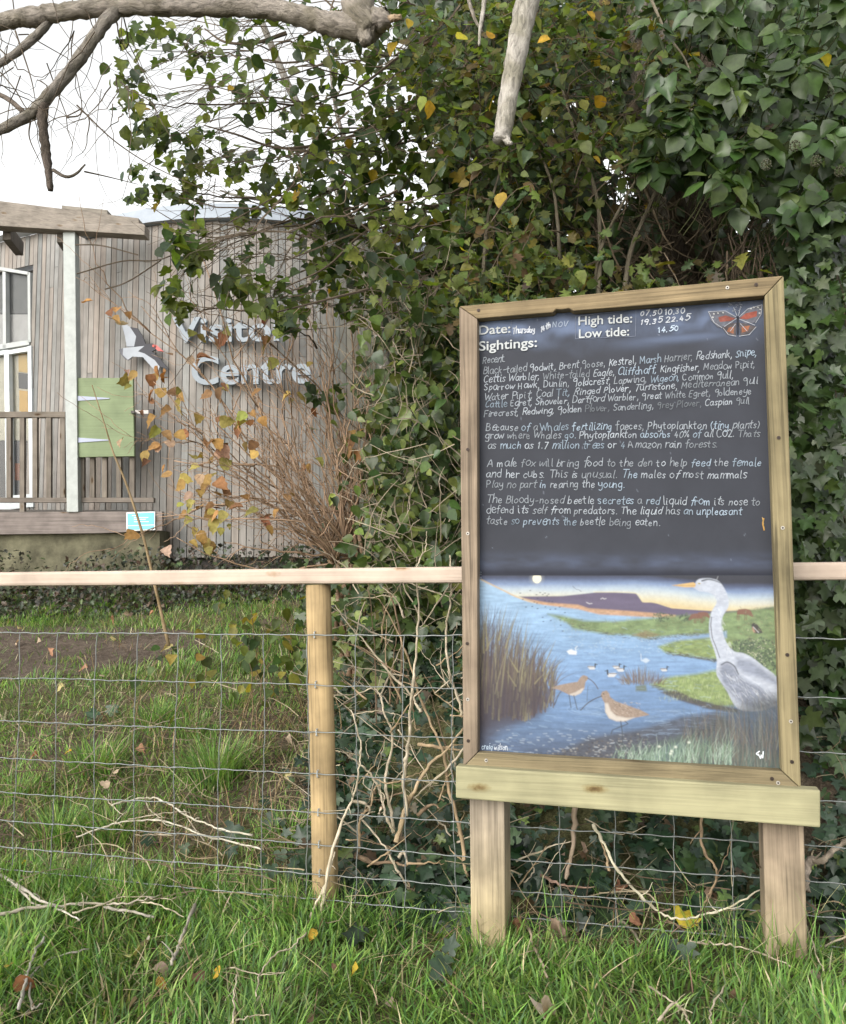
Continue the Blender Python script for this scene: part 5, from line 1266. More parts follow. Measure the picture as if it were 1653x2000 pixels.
# ------------------------------------------------------------------ ivy hedge between cladding and board
hed = thing('ivy_hedge', 'low dark ivy thicket between the wood cladding and the notice board', 'hedge', P(820, 1240, 4.0))
m = MB()
p = above(zone([(735, 800), (780, 650), (850, 580), (930, 560), (930, 1280), (690, 1260), (715, 1110), (750, 1010), (735, 920)], 3000, 3.6, 4.6, 5, .10), 0)
leaves(m, OVATE, p, .036, .066, IVY_DK[1:] + IVY_BK[:3] + HAWC[:2], view=.8, up=.4, jit=.55)
p = above(zone([(560, 1130), (930, 1130), (930, 1300), (650, 1290)], 520, 3.5, 4.2, 4, .08), 0)
leaves(m, IVY5, p, .04, .065, IVY_DK + HAWC[:1], view=.8, up=.5, jit=.5)
m.build('foliage', M_LEAF, hed, smooth=True)
m = MB()
for k in range(420):
    x, y = RNG.uniform(700, 920), RNG.uniform(560, 1230); d = RNG.uniform(3.4, 4.2); a = P(x, y, d); b = P(x + RNG.normal(-20, 60), y + RNG.normal(-30, 70), d)
    tube(m, wander(a, b, 0, .15, 8), np.linspace(RNG.uniform(.0015, .004), .001, 8), 3, np.array((.30, .25, .19)) * RNG.uniform(.5, 1.4), cap=False)
m.build('stems', M_TWIG, hed)

# ------------------------------------------------------------------ bare multi-stemmed shrub with its last orange leaves
shr = thing('bare_shrub', 'bare multi-stemmed shrub with orange autumn leaves in front of the cladding', 'shrub', P(690, 1225, 4.2))
m, lf = MB(), MB()
root = P(690, 1235, 4.25); root[2] = g(root[0], root[1]) - .03
STC = (.36, .245, .17)
ends = [(236, 600), (276, 598), (330, 770), (300, 745), (395, 500), (500, 640), (545, 690), (600, 655), (640, 590), (655, 700), (700, 640), (560, 600), (350, 800), (310, 830), (380, 870), (340, 900), (400, 950), (420, 1000), (365, 1000), (310, 1010), (345, 1050), (440, 1060), (620, 640), (680, 580), (720, 700), (585, 720), (480, 720), (530, 780), (450, 800), (470, 900), (700, 780), (735, 860), (660, 800), (615, 820)]
node = [P(640, 1075, 4.2), P(672, 1060, 4.2), P(700, 1000, 4.25), P(655, 1100, 4.15), P(690, 1090, 4.25)]
for c in node:
    for _ in range(2):
        l = wander(root + RNG.normal(0, .03, 3) * [1, 1, 0], c + RNG.normal(0, .02, 3), 0, .05, 8); tube(m, l, np.linspace(.016, .010, 8), 6, STC)
tipl = []
def twigtree(a, b, r, depth_):
    l = wander(a, b, RNG.uniform(-.10, .06), .07, 12); tube(m, l, np.linspace(r, max(r * .3, .0010), 12), 4 if r > .003 else 3, np.array(STC) * RNG.uniform(.75, 1.45))
    if depth_ > 0:
        for k in range(int(RNG.integers(3, 6))):
            i = RNG.integers(3, 11); dirv = unit((l[i] - l[i - 1])[None])[0]; L = np.linalg.norm(b - a) * RNG.uniform(.18, .42)
            e2 = l[i] + (dirv + RNG.normal(0, .45, 3) * [1, .6, 1]) * L
            twigtree(l[i], e2, r * .5, depth_ - 1)
for (x, y) in ends:
    twigtree(node[RNG.integers(0, 5)], P(x, y, RNG.uniform(3.75, 4.6)), RNG.uniform(.0045, .008), 2)
for k in range(44):
    twigtree(node[RNG.integers(0, 5)], P(RNG.uniform(470, 740), RNG.uniform(690, 1040), RNG.uniform(3.8, 4.6)), RNG.uniform(.003, .005), 1)
m.build('stems', M_TWIG, shr, smooth=True)
LP = [(232, 600), (230, 634), (378, 646), (385, 700), (250, 736), (290, 730), (310, 735), (325, 724), (300, 762), (333, 760), (352, 778), (415, 765), (435, 755), (335, 798), (390, 808), (305, 814), (308, 832), (320, 842), (345, 843), (370, 848), (313, 866), (285, 880), (290, 898), (337, 897), (385, 898), (420, 857), (430, 872), (510, 760), (480, 805), (485, 822), (540, 700), (472, 868), (390, 926), (430, 912), (412, 926), (350, 932), (362, 940), (420, 940), (375, 977), (400, 962), (415, 980), (450, 978), (475, 990), (365, 1000), (400, 1004), (420, 1012), (440, 998), (505, 996), (515, 1012), (385, 1040), (400, 1052), (412, 1056), (325, 1068), (545, 993), (605, 905), (440, 650), (520, 615), (395, 990), (372, 1056), (432, 1030), (268, 1040), (585, 765), (700, 880)]
LP = np.array(LP, float); n = len(LP); pos = np.concatenate([P(LP[:, 0], LP[:, 1], RNG.uniform(3.7, 4.1, n))] * 1); nrm, tip = orient(n, .75, .55, .45, .6)
scatter(lf, AUT, pos, RNG.uniform(.046, .078, n), nrm, tip, pal(AUTC, n, [4, 3, 3, 2.5, 1.5, 2, 1.5], .18))
q = pos[RNG.integers(0, n, 80)] + RNG.normal(0, .06, (80, 3)); leaves(lf, AUT, q, .035, .065, AUTC, [4, 3, 3, 2.5, 1.5, 3, 1.5], .2, view=.7, up=.6, jit=.45, droop=.6)
lf.build('foliage', M_DRY, shr, smooth=True)

# a tall lone cane in front of the shutter panel
can = MB(); l = pxline([(330, 1262, 4.4), (302, 1140, 4.4), (278, 1040, 4.4), (245, 940, 4.4), (222, 885, 4.4), (205, 830, 4.4), (180, 752, 4.4)]); tube(can, l, np.linspace(.010, .0026, len(l)), 6, (.30, .22, .13), .08)
tag(can.build('tall_cane', M_STEM, smooth=True), 'tall slanting brown cane rising from the bank in front of the green shutter panel', 'stem')

# brambles by the round post
brm = thing('bramble', 'low bramble with yellow green leaves just left of the round fence post', 'plant', G(540, 1300)[0])
m, st_ = MB(), MB()
for (x, y, d) in ((480, 1295, 3.9), (492, 1180, 4.1), (545, 1195, 4.0), (470, 1265, 3.8), (430, 1175, 4.2), (585, 1180, 4.0), (545, 1270, 3.8), (565, 1245, 3.9), (515, 1225, 4.0), (450, 1215, 4.1), (405, 1250, 3.9), (590, 1280, 3.7), (360, 1262, 4.0)):
    c = P(x, y, d); b = np.array([c[0] + RNG.normal(0, .1), c[1] + RNG.normal(0, .1), 0]); b[2] = g(b[0], b[1])
    l = wander(b, c, -.15, .1, 8); tube(st_, l, np.linspace(.003, .0015, 8), 4, (.22, .16, .09))
    pos = l[RNG.integers(3, 8, 8)] + RNG.normal(0, .035, (8, 3)); leaves(m, OVATE, pos, .035, .07, [(.12, .15, .035), (.08, .11, .03), (.05, .085, .03), (.24, .20, .05)], view=.7, up=.5, jit=.45)
m.build('foliage', M_THIN, brm, smooth=True); st_.build('stems', M_TWIG, brm)

# yellowing trees far off at the right
yt = thing('background_tree', 'distant yellowing tree glimpsed at the right edge behind the ivy', 'tree', (*P(1640, 1000, 10)[:2], 1.2))
limb('trunk', [(1660, 1110, 10), (1655, 900, 10), (1665, 700, 10), (1650, 480, 10)], [.1, .08, .06, .03], yt, (.16, .13, .10))
m = MB(); p = zone([(1575, 420), (1760, 380), (1780, 1100), (1590, 1110)], 3600, 9.2, 11, 6, .25); leaves(m, OVAL_LO, p, .08, .14, [(.30, .22, .04), (.14, .14, .04), (.22, .13, .04), (.07, .09, .03), (.05, .06, .03)], [2, 3, 1.5, 3, 3], cjit=.3)
m.build('crown', M_THIN, yt, smooth=True)

# ------------------------------------------------------------------ ivy carpet on the bank behind the fence
m = MB()
n = 26000; x = RNG.uniform(-1.3, 2.8, n); e = RNG.uniform(-.02, 2.3, n) ** 1.0
y = (e + C_FENCE - x * FN[0]) / FN[1]
keep = RNG.random(n) < sstep(-.62, -.15, x + .22 * (fbm(x * 3, y * 3, 61) - .5) * 2) * (.25 + .75 * sstep(.35, .55, fbm(x * 4, y * 4, 62)))
x, y, e = x[keep], y[keep], e[keep]
h = RNG.uniform(.01, .13, len(x)) * sstep(-.05, .12, e) + .012
p = np.c_[x, y, g(x, y) + h]
nrm = unit(np.array([0, -.75, .7]) + RNG.normal(0, .38, p.shape)); tip = unit(np.array([0, -.5, -.7]) + RNG.normal(0, .6, p.shape))
IVY_GR = [(.016, .036, .018), (.022, .046, .022), (.028, .056, .028), (.036, .066, .026), (.09, .13, .035), (.09, .06, .035)]
scatter(m, IVY5, p, RNG.uniform(.026, .062, len(p)) * np.where(ee(p[:, 0], p[:, 1]) < .25, 1.15, .85), nrm, tip, pal(IVY_GR, len(p), [4, 4, 3, 2, .35, .35]))
for (px, py) in ((700, 1812), (930, 1812), (876, 1865), (870, 1885), (868, 1870), (700, 1650), (470, 1640), (455, 1655), (280, 1640), (460, 1615), (610, 1630), (360, 1650), (540, 1600), (520, 1560), (220, 1380), (190, 1390), (1140, 1790), (1210, 1780), (1290, 1840), (1340, 1850)):
    q = G(px, py, .05); leaves(m, IVY5, q, .05, .08, IVY_GR[:4], view=.8, up=.6, jit=.2)
tag(m.build('ivy_ground_cover', M_LEAF, smooth=True), 'dark trailing ivy leaves covering the bank behind the wire netting', 'ivy', kind='stuff')
m = MB()
n = 1500; x = np.where(RNG.random(n) < .4, RNG.uniform(-2.2, -.3, n), RNG.uniform(-.5, 2.2, n)); e = RNG.uniform(-.12, 1.6, n); y = (e + C_FENCE - x * FN[0]) / FN[1]
for k in range(n):
    a = np.array([x[k], y[k], g(x[k], y[k]) + RNG.uniform(.01, .12)]); dv = RNG.normal(0, 1, 3) * [1, .5, .5]; dv[2] = abs(dv[2]) * RNG.uniform(.0, 1.2); L = RNG.uniform(.06, .28)
    b = a + unit(dv[None])[0] * L
    tube(m, wander(a, b, 0, .12, 6), np.linspace(RNG.uniform(.0012, .003), .0008, 6), 3, np.array([(.22, .17, .11), (.12, .085, .06), (.36, .30, .21)][k % 3]) * RNG.uniform(.7, 1.3), cap=False)
tag(m.build('twig_litter', M_TWIG), 'tangle of fine dead twigs among the ivy behind the netting', 'litter', kind='stuff')

# ------------------------------------------------------------------ dead stalks standing in and behind the netting
def zx(scale, ox, oy): return lambda pts: [(ox + x / scale, oy + y / scale) for x, y in pts]
z3 = zx(2.7775, 560, 1080); zl = zx(2.755, 0, 1080); zf = zx(2.755, 0, 1500); zu = zx(2.138, 880, 1480)
def stem_mesh(l, r0, r1, col):
    n = len(l); L = np.linalg.norm(np.diff(l, axis=0), axis=1).sum()
    l = l + RNG.normal(0, .0016, l.shape) * np.r_[0, np.ones(n - 2), 0][:, None]
    r = np.linspace(r0, r1 * .7, n) * RNG.uniform(.82, 1.12, n); kn = RNG.random(n) < .16; r[kn] *= 1.4
    c = np.array(col) * (RNG.uniform(.8, 1.15, (n, 1))) * np.where(kn, .7, 1)[:, None]
    m = MB(); tube(m, l, r, 6, c, .12)
    for k in range(int(L * 9)):                       # snapped side twigs
        i = int(RNG.integers(2, max(3, n - 2))); d = unit((l[i] - l[i - 1] + RNG.normal(0, .8, 3) * np.linalg.norm(l[i] - l[i - 1]))[None])[0]
        b = l[i] + d * RNG.uniform(.015, .075); tube(m, wander(l[i], b, 0, .08, 4), np.linspace(r[i] * .5, .0007, 4), 4, col, .1)
    return m
def stalk(name, pts, off, r0, r1, col, label, cat='stem', group=None, per=6):
    q = np.array(pts, float); l = F(q[:, 0], q[:, 1], off) + FN * RNG.uniform(0, .04, (len(q), 1))
    return tag(stem_mesh(smooth_line(l, per=per), r0, r1, col).build(name, M_STEM, smooth=True), label, cat, group)
PALE, TAN, BRN = (.56, .48, .37), (.42, .31, .20), (.24, .17, .115)
stalk('dead_stalk', z3([(637, 1440), (628, 1200), (652, 1060), (672, 830), (685, 640), (708, 410), (697, 170), (705, 80), (740, -15), (752, -120)]), .06, .0062, .002, PALE, 'tall pale dead stalk crossing in front of the top rail left of the board')
stalk('dead_stalk', z3([(978, 1760), (940, 1520), (880, 1290), (840, 1110), (735, 870), (690, 700), (620, 500), (525, 285)]), .10, .0065, .003, TAN, 'long tan dead stalk leaning left from the foot of the left board post')
stalk('dead_stalk', z3([(720, 870), (670, 790), (540, 640), (430, 500), (340, 400), (248, 282)]), .12, .0048, .0022, PALE, 'straight pale dead stalk slanting up to the round fence post')
stalk('dead_stalk', z3([(944, 900), (925, 800), (890, 690), (858, 560), (860, 400), (888, 250), (884, 165), (880, 10)]), .07, .005, .003, PALE, 'upright pale dead stalk close to the left edge of the board')
stalk('dead_stalk', z3([(585, 1580), (620, 1420), (690, 1290), (770, 1150), (860, 1080), (945, 960)]), .07, .0085, .004, (.46, .35, .23), 'thick tan dead stalk bending up right to the lower board corner')
stalk('dead_stalk', z3([(190, 1945), (200, 1860), (240, 1640), (300, 1430), (350, 1320), (385, 1150), (385, 1030), (338, 855)]), -.09, .0058, .0022, PALE, 'long pale dead stalk leaning in front of the netting beside the round post')
stalk('dead_stalk', z3([(115, 2010), (160, 1900), (210, 1760), (240, 1640)]), -.10, .0045, .0035, PALE, 'short pale dead stalk in the grass forking from the stalk beside the round post')
stalk('dead_stalk', z3([(675, 1900), (640, 1830), (560, 1680), (510, 1610), (385, 1460)]), .06, .0048, .0034, PALE, 'straight pale dead stalk slanting down to the grass below the netting')
SG, SL = 'dead stalks tangled behind the netting', 'thin dead stalk tangled among ivy behind the netting between the round post and the board'
for pts, o, r0, c in (
    ([(950, 1070), (850, 1190), (700, 1320), (640, 1400)], .08, .004, PALE), ([(570, 1530), (545, 1400), (520, 1240), (550, 1080), (550, 960), (520, 860), (500, 790), (460, 732)], .1, .0055, PALE), ([(460, 732), (380, 770), (270, 840)], .1, .003, PALE),
    ([(575, 1530), (540, 1440), (490, 1310), (450, 1220), (390, 1150), (310, 1080), (268, 1092)], .09, .0046, PALE), ([(372, 1640), (450, 1690), (560, 1690), (650, 1700)], .08, .008, BRN), ([(590, 1670), (620, 1640), (650, 1700)], .08, .006, PALE),
    ([(700, 1050), (830, 1060), (945, 1075)], .16, .007, TAN), ([(885, 160), (850, 200), (740, 370), (708, 410)], .07, .0032, PALE), ([(645, 160), (780, 210), (880, 240), (942, 285)], .12, .0028, PALE), ([(940, 200), (890, 248)], .08, .003, PALE),
    ([(380, 1630), (385, 1460), (440, 1390), (470, 1280), (500, 1275)], .08, .005, TAN), ([(355, 1350), (420, 1370), (430, 1420), (380, 1460)], .06, .005, PALE), ([(480, 930), (460, 560), (440, 150)], .25, .003, BRN), ([(600, 820), (610, 520), (560, 260), (520, 190)], .25, .005, BRN),
    ([(420, 1210), (560, 1250), (700, 1200), (770, 1180)], .12, .003, TAN), ([(500, 1420), (520, 1330), (480, 1290)], .07, .004, PALE), ([(785, 770), (900, 670), (950, 650)], .08, .0022, PALE), ([(330, 890), (450, 865), (560, 880), (565, 940)], .1, .0024, PALE),
    ([(600, 960), (660, 1050), (760, 1230), (790, 1290)], .1, .0025, PALE), ([(560, 980), (640, 860), (700, 740)], .11, .003, TAN), ([(270, 1000), (340, 940), (380, 900)], .1, .002, PALE), ([(810, 1360), (850, 1250), (900, 1180)], .09, .003, TAN), ([(700, 1430), (780, 1370), (830, 1390)], .1, .006, BRN),
    ([(650, 1690), (760, 1690), (840, 1705)], .07, .004, TAN), ([(250, 1760), (265, 1650), (270, 1560)], .05, .004, TAN), ([(610, 820), (540, 620), (530, 360)], .18, .0035, TAN), ([(555, 830), (560, 640), (590, 420)], .18, .003, BRN)):
    stalk('dead_stalk', z3(pts), o, r0, r0 * .55, c, SL, group=SG)
for k in range(48):
    x0 = RNG.uniform(15, 960); y0 = RNG.uniform(250, 1750); a_ = RNG.normal(0, .8); L_ = RNG.uniform(90, 420); o_ = RNG.uniform(.05, .30)
    x1, y1 = x0 + math.sin(a_) * L_, y0 - math.cos(a_) * L_
    if x0 < 280: x0 = RNG.uniform(290, 700)
    stalk('dead_stalk', z3([(x0, y0), ((x0 + x1) / 2 + RNG.normal(0, 22), (y0 + y1) / 2 + RNG.normal(0, 18)), (x1, max(y1, 180))]), o_, RNG.uniform(.0016, .0036), .001, [PALE, TAN, BRN, (.48, .41, .32)][k % 4], SL, group=SG)
# under the board
stalk('bent_reed', zu([(595, 280), (640, 370), (700, 470), (780, 580), (870, 660), (960, 680), (1060, 670), (1170, 625), (1300, 565)]), -.075, .0042, .003, (.66, .60, .47), 'pale bent reed hanging in a curve below the board')
stalk('dead_stalk', zu([(515, 190), (510, 380), (480, 510)]), -.01, .0085, .006, (.40, .31, .24), 'peeling brown dead stalk upright below the board nearer the left post')
stalk('dead_stalk', zu([(1055, 240), (1055, 380), (1105, 460), (1110, 530), (1065, 620), (1040, 670)]), -.01, .0045, .003, (.36, .26, .17), 'crooked thin brown stalk hanging below the board nearer the right post')
stalk('dead_stalk', zu([(1480, 560), (1510, 450), (1560, 440), (1610, 400), (1680, 350)]), -.03, .012, .008, (.36, .30, .25), 'forked grey dead branch right of the right board post')
stalk('dead_stalk', zu([(1490, 880), (1560, 800), (1680, 740)]), -.08, .004, .003, PALE, 'pale thin stalk low to the right of the right board post')
UL = 'thin dead twig among ivy in the gap below the board'
for pts, o, r0, c in (([(270, 440), (400, 390), (500, 365)], -.01, .003, PALE), ([(280, 540), (400, 370)], .0, .0026, TAN), ([(370, 510), (470, 545), (600, 550)], .02, .005, (.3, .2, .16)), ([(660, 490), (640, 400), (600, 290)], -.02, .004, TAN), ([(350, 620), (400, 480), (480, 350)], .0, .002, PALE), ([(300, 540), (340, 480), (300, 400)], .02, .0025, PALE), ([(1090, 600), (1130, 470), (1180, 340)], .02, .0025, BRN), ([(560, 260), (700, 330), (820, 300)], .05, .002, PALE), ([(900, 690), (1000, 740), (1120, 745)], -.05, .003, BRN)):
    stalk('dead_twig', zu(pts), o, r0, r0 * .6, c, UL, group='dead twigs in the gap below the board')

# ------------------------------------------------------------------ sticks lying on the grass and on the bank
def stick(pts, r0, r1, col, label, lift=.03, group=None, name='fallen_stick'):
    q = np.array(pts, float); l = G(q[:, 0], q[:, 1], lift); l[:, 2] = np.convolve(np.r_[l[0, 2], l[:, 2], l[-1, 2]], [.25, .5, .25], 'valid') if len(l) > 2 else l[:, 2]
    m = stem_mesh(smooth_line(l, per=6), r0, r1, col)
    return tag(m.build(name, M_STEM, smooth=True), label, 'stick', group)
GREY = (.42, .38, .33)
stick(zf([(-60, 520), (0, 580), (60, 620), (200, 700), (310, 760), (430, 828)]), .0075, .003, (.50, .46, .41), 'thickest pale grey stick lying in the grass at the left edge', .07)
stick(zf([(40, 600), (130, 680), (190, 735), (240, 750)]), .005, .003, GREY, 'grey side stick under the thickest stick at the left edge', .06)
stick(zf([(-40, 800), (120, 765), (330, 745), (470, 740), (640, 735), (760, 720), (870, 685)]), .005, .0028, (.52, .46, .38), 'long pale stick lying level across the thickest stick at the left', .065)
stick(zf([(390, 785), (550, 740), (690, 690), (890, 710), (1000, 695)]), .003, .0016, (.52, .45, .34), 'thin straw coloured stick over the left grass with a bend midway', .07)
stick(zf([(560, 762), (700, 782), (830, 808)]), .0055, .004, GREY, 'short stout grey stick ending in the grass left of centre', .055)
stick(zf([(760, 725), (870, 745), (990, 805)]), .0028, .002, PALE, 'thin curved pale stick arching above the short stout one', .06)
stick(zf([(1050, 740), (1000, 870), (960, 980), (925, 1070)]), .0045, .006, GREY, 'straight grey stick leaning toward the viewer in the middle of the left grass', .06)
stick(zf([(240, 910), (180, 1020), (140, 1160), (100, 1310)]), .003, .0055, (.40, .37, .34), 'grey stick pointing at the viewer in the bottom left corner', .06)
stick(zf([(480, 995), (290, 1025), (190, 1100), (130, 1190)]), .002, .004, GREY, 'thin dark forked stick beside the stick in the bottom left corner', .05)
stick(zf([(165, 1150), (170, 1290), (230, 1270)]), .003, .003, GREY, 'small crooked stick near the bottom left corner', .05)
stick(zf([(1650, 880), (1570, 975), (1480, 1030), (1400, 1110), (1380, 1240)]), .0022, .0026, PALE, 'bent pale twig lying in the grass below the round post', .06)
stick(zf([(1280, 1120), (1260, 1230), (1255, 1378)]), .002, .0026, PALE, 'thin upright pale twig at the bottom edge left of centre', .06)
stick(zf([(1240, 1085), (1400, 1110), (1535, 1102)]), .0018, .0018, PALE, 'thin level pale twig crossing behind the bent twig below the round post', .05)
stick(zf([(1270, 1370), (1360, 1335), (1450, 1350)]), .0018, .0015, PALE, 'thin arched pale twig at the bottom edge', .05)
stick(zu([(310, 680), (350, 790), (405, 925)]), .0042, .004, (.36, .29, .21), 'brown stick lying in the grass right of the left board post', .04)
stick(zu([(1000, 766), (1100, 785), (1200, 805), (1300, 835), (1420, 870)]), .003, .002, PALE, 'pale stick lying level in the grass left of the right board post', .05)
stick(zu([(1152, 958), (1090, 1050), (1090, 1120)]), .002, .0024, PALE, 'short pale twig in the grass in front of the right board post', .05)
stick(zu([(830, 965), (930, 1020), (1010, 1068)]), .0022, .002, PALE, 'thin pale twig slanting in the grass below the middle of the board', .05)
stick(zu([(870, 1112), (930, 1040), (970, 1060), (1000, 1112)]), .0035, .003, PALE, 'forked pale twig at the bottom edge below the board', .05)
stick(zu([(670, 660), (740, 705), (800, 780)]), .005, .004, (.33, .28, .22), 'short grey brown stick in the bare soil below the board', .03)
stick(zu([(1480, 690), (1530, 830), (1560, 900)]), .002, .002, PALE, 'thin pale twig slanting in the bottom right corner', .05)
stick(zl([(410, 1540), (560, 1475), (680, 1440), (850, 1440), (970, 1470), (1080, 1520), (1220, 1550), (1420, 1610)]), .003, .005, (.60, .55, .46), 'long white curved stem lying on the bank behind the netting', .10, name='fallen_stick')
stick(zl([(600, 1370), (720, 1320), (830, 1320), (910, 1350), (1000, 1420), (1100, 1460), (1220, 1500), (1360, 1530)]), .0028, .0048, (.62, .57, .48), 'white curved stem arching above the long one behind the netting', .13, name='fallen_stick')
BL = 'small pale dead stem lying on the left bank behind the netting'
for pts in ([(560, 1310), (610, 1370), (665, 1430)], [(780, 1325), (810, 1390), (860, 1440)], [(990, 1370), (1040, 1480), (1100, 1560)], [(730, 1530), (900, 1520), (1060, 1520)], [(1500, 1550), (1600, 1470), (1680, 1420)], [(690, 1440), (830, 1410), (960, 1390)], [(1505, 470), (1525, 590), (1560, 670)], [(1050, 460), (1120, 510), (1180, 550)], [(700, 980), (860, 920), (1000, 880)]):
    stick(zl(pts), .0026, .002, (.52, .45, .35), BL, .09, 'small dead stems on the left bank', 'fallen_stick')

# ------------------------------------------------------------------ fallen leaves
def fallen(px, py, s, col, label, group=None, lift=.042, shape=AUT, flat=.75):
    p = G(px, py, lift); m = MB(); nrm = unit(np.array([[RNG.normal(0, .55), RNG.normal(-.3, .4), flat]])); s = s * .88; v_, f_, h_ = shape; shape = (v_ * [1, 1, 2.2] + np.c_[0 * v_[:, 0], 0 * v_[:, 0], RNG.normal(0, .07, len(v_))], f_, h_); tip = unit(RNG.normal(0, 1, (1, 3)) * [1, .6, .3])
    scatter(m, shape, p, s, nrm, tip, np.array([col], float) * RNG.uniform(.85, 1.15))
    return tag(m.build('fallen_leaf', M_DRY, smooth=True), label, 'leaf', group)
fallen(254, 1870, .075, (.50, .50, .20), 'pale yellow green fallen leaf standing in the left foreground grass')
fallen(300, 1895, .072, (.40, .30, .25), 'largest pinkish brown fallen leaf in the left foreground grass')
fallen(305, 1915, .04, (.34, .19, .04), 'orange fallen leaf tucked under the largest brown one')
fallen(268, 1952, .045, (.42, .35, .29), 'curled pale brown leaf near the bottom edge left of centre')
fallen(292, 1842, .045, (.40, .36, .30), 'curled grey brown leaf above the pale yellow green one')
fallen(430, 1903, .045, (.55, .36, .05), 'yellow ochre fallen leaf beside the thin level twig')
fallen(700, 1893, .045, (.42, .30, .04), 'bright yellow leaf in the grass below the round post and board')
fallen(1328, 1812, .085, (.58, .46, .06), 'largest yellow leaf lying in the gap below the board', lift=.04)
fallen(622, 1825, .045, (.50, .34, .06), 'ochre leaf at the foot of the leaning pale stalk')
fallen(55, 1690, .05, (.60, .42, .03), 'yellow leaf under the netting at the left edge')
fallen(8, 1892, .035, (.42, .29, .07), 'yellow leaf at the very left edge near the bottom')
fallen(28, 1930, .055, (.24, .11, .05), 'long rust brown leaf in the bottom left corner', shape=OVATE)
fallen(140, 1467, .035, (.62, .34, .03), 'small orange leaf on the bank behind the netting')
fallen(1062, 1985, .06, (.45, .38, .32), 'pale crumpled leaf at the bottom edge below the left board post')
DL = 'small dry brown leaf lying in the foreground grass'
for (x, y) in ((170, 1725), (195, 1745), (240, 1728), (48, 1870), (90, 1905), (215, 1965), (180, 1990), (330, 1990), (400, 1910), (660, 1890), (560, 1690), (310, 1800), (1580, 1905), (1610, 1960), (1270, 1880), (955, 1880), (600, 1985), (760, 1960), (1440, 1960), (345, 1985), (20, 1965), (60, 1985)):
    fallen(x, y, RNG.uniform(.022, .042), [(.20, .13, .09), (.26, .20, .155), (.16, .095, .065)][RNG.integers(0, 3)], DL, 'dry brown leaves in the foreground grass', lift=.025)
BK = 'small pale fallen leaf lying on the bank or path behind the netting'
for (x, y) in ((35, 1228), (75, 1255), (215, 1210), (170, 1305), (195, 1318), (120, 1330), (220, 1245), (250, 1200), (40, 1250), (300, 1195), (125, 1340), (20, 1330), (225, 1515), (160, 1500), (215, 1530), (60, 1480), (330, 1260), (270, 1460), (105, 1268), (150, 1285), (395, 1200), (560, 1440), (570, 1510), (745, 1600), (700, 1380)):
    fallen(x, y, RNG.uniform(.035, .06), [(.42, .33, .24), (.40, .22, .14), (.52, .46, .22)][RNG.integers(0, 3)], BK, 'pale fallen leaves behind the netting', .05)
GB = 'brown dead leaf caught among the ivy below the board'
for (x, y) in ((1150, 1670), (1070, 1730), (1215, 1730), (1075, 1810), (1230, 1800), (1390, 1750), (1100, 1690), (1395, 1660), (1000, 1800)):
    fallen(x, y, RNG.uniform(.04, .06), [(.26, .13, .08), (.33, .24, .18)][RNG.integers(0, 2)], GB, 'brown leaves among the ivy below the board', .07)

# ------------------------------------------------------------------ grass
def blades(x, y, L, w, lean, cols, z=None, az=None, curl=None):
    n = len(x); az = RNG.uniform(0, 2 * math.pi, n) if az is None else az
    d = np.c_[np.cos(az), np.sin(az), 0 * az]; s = np.c_[-np.sin(az), np.cos(az), 0 * az]
    f = RNG.normal(0, .6, n)[:, None]; s = unit(s + f * d)
    root = np.c_[x, y, g(x, y) - .006 if z is None else z]
    curl = RNG.uniform(.1, .7, n) if curl is None else curl
    V = []
    for t, ww in ((0, .8), (.35, 1.0), (.7, .72), (1.0, 0)):
        hgt = L * (t * np.cos(lean) - .35 * curl * t * t); out = L * (t * np.sin(lean) + curl * .75 * t * t)
        c = root + hgt[:, None] * UP + out[:, None] * d
        if ww: V += [c - s * (w * ww / 2)[:, None], c + s * (w * ww / 2)[:, None]]
        else: V += [c]
    V = np.stack(V, 1); b = np.arange(n)[:, None] * 7
    q = np.concatenate([b + np.array([0, 1, 3, 2]), b + np.array([2, 3, 5, 4])]); t3 = b + np.array([4, 5, 6])
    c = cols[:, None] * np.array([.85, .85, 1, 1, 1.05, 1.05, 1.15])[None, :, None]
    GR.add(V.reshape(-1, 3), [q, t3], c.reshape(-1, 3))
GREEN = [(.165, .295, .066), (.124, .232, .060), (.210, .350, .082), (.095, .172, .064), (.275, .360, .108), (.46, .41, .27)]
def field(n, x0, x1, e0, e1, dens, L0, L1, w0=.0022, w1=.0042, wts=(4, 4, 3, 3, 2, .7), lean=.5):
    x = RNG.uniform(x0, x1, n); e = RNG.uniform(e0, e1, n); y = (e + C_FENCE - x * FN[0]) / FN[1]
    k = RNG.random(n) < dens(x, y, e); x, y = x[k], y[k]
    clump = .55 + .9 * fbm(x * 5, y * 5, 88)
    az = fbm(x * 2.2, y * 2.2, 90) * 12 + RNG.normal(0, 1.3, len(x))
    col = pal(GREEN, len(x), wts, .18) * (.55 + .9 * fbm(x * 3.3, y * 3.3, 17))[:, None] * (.7 + .6 * fbm(x * 14, y * 14, 19))[:, None]
    blades(x, y, RNG.uniform(L0, L1, len(x)) * clump, RNG.uniform(w0, w1, len(x)), np.abs(RNG.normal(.15, lean, len(x))), col, az=az)
GR = MB()
def d_front(x, y, e):
    bare = np.exp(-((x - .45) / .30) ** 2 - ((e + .02) / .13) ** 2)
    lim = np.where(x > .05, -.05 - .05 * np.exp(-((x - .45) / .3) ** 2), .10)
    return (.55 + .45 * sstep(.3, .55, fbm(x * 4, y * 4, 23))) * sstep(lim + .07, lim - .03, e) * (1 - .8 * bare)
field(62000, -2.4, 1.8, -1.05, .12, d_front, .035, .095, .0032, .0064, lean=.8, wts=(4, 4, 3.5, 4, 2, .7))
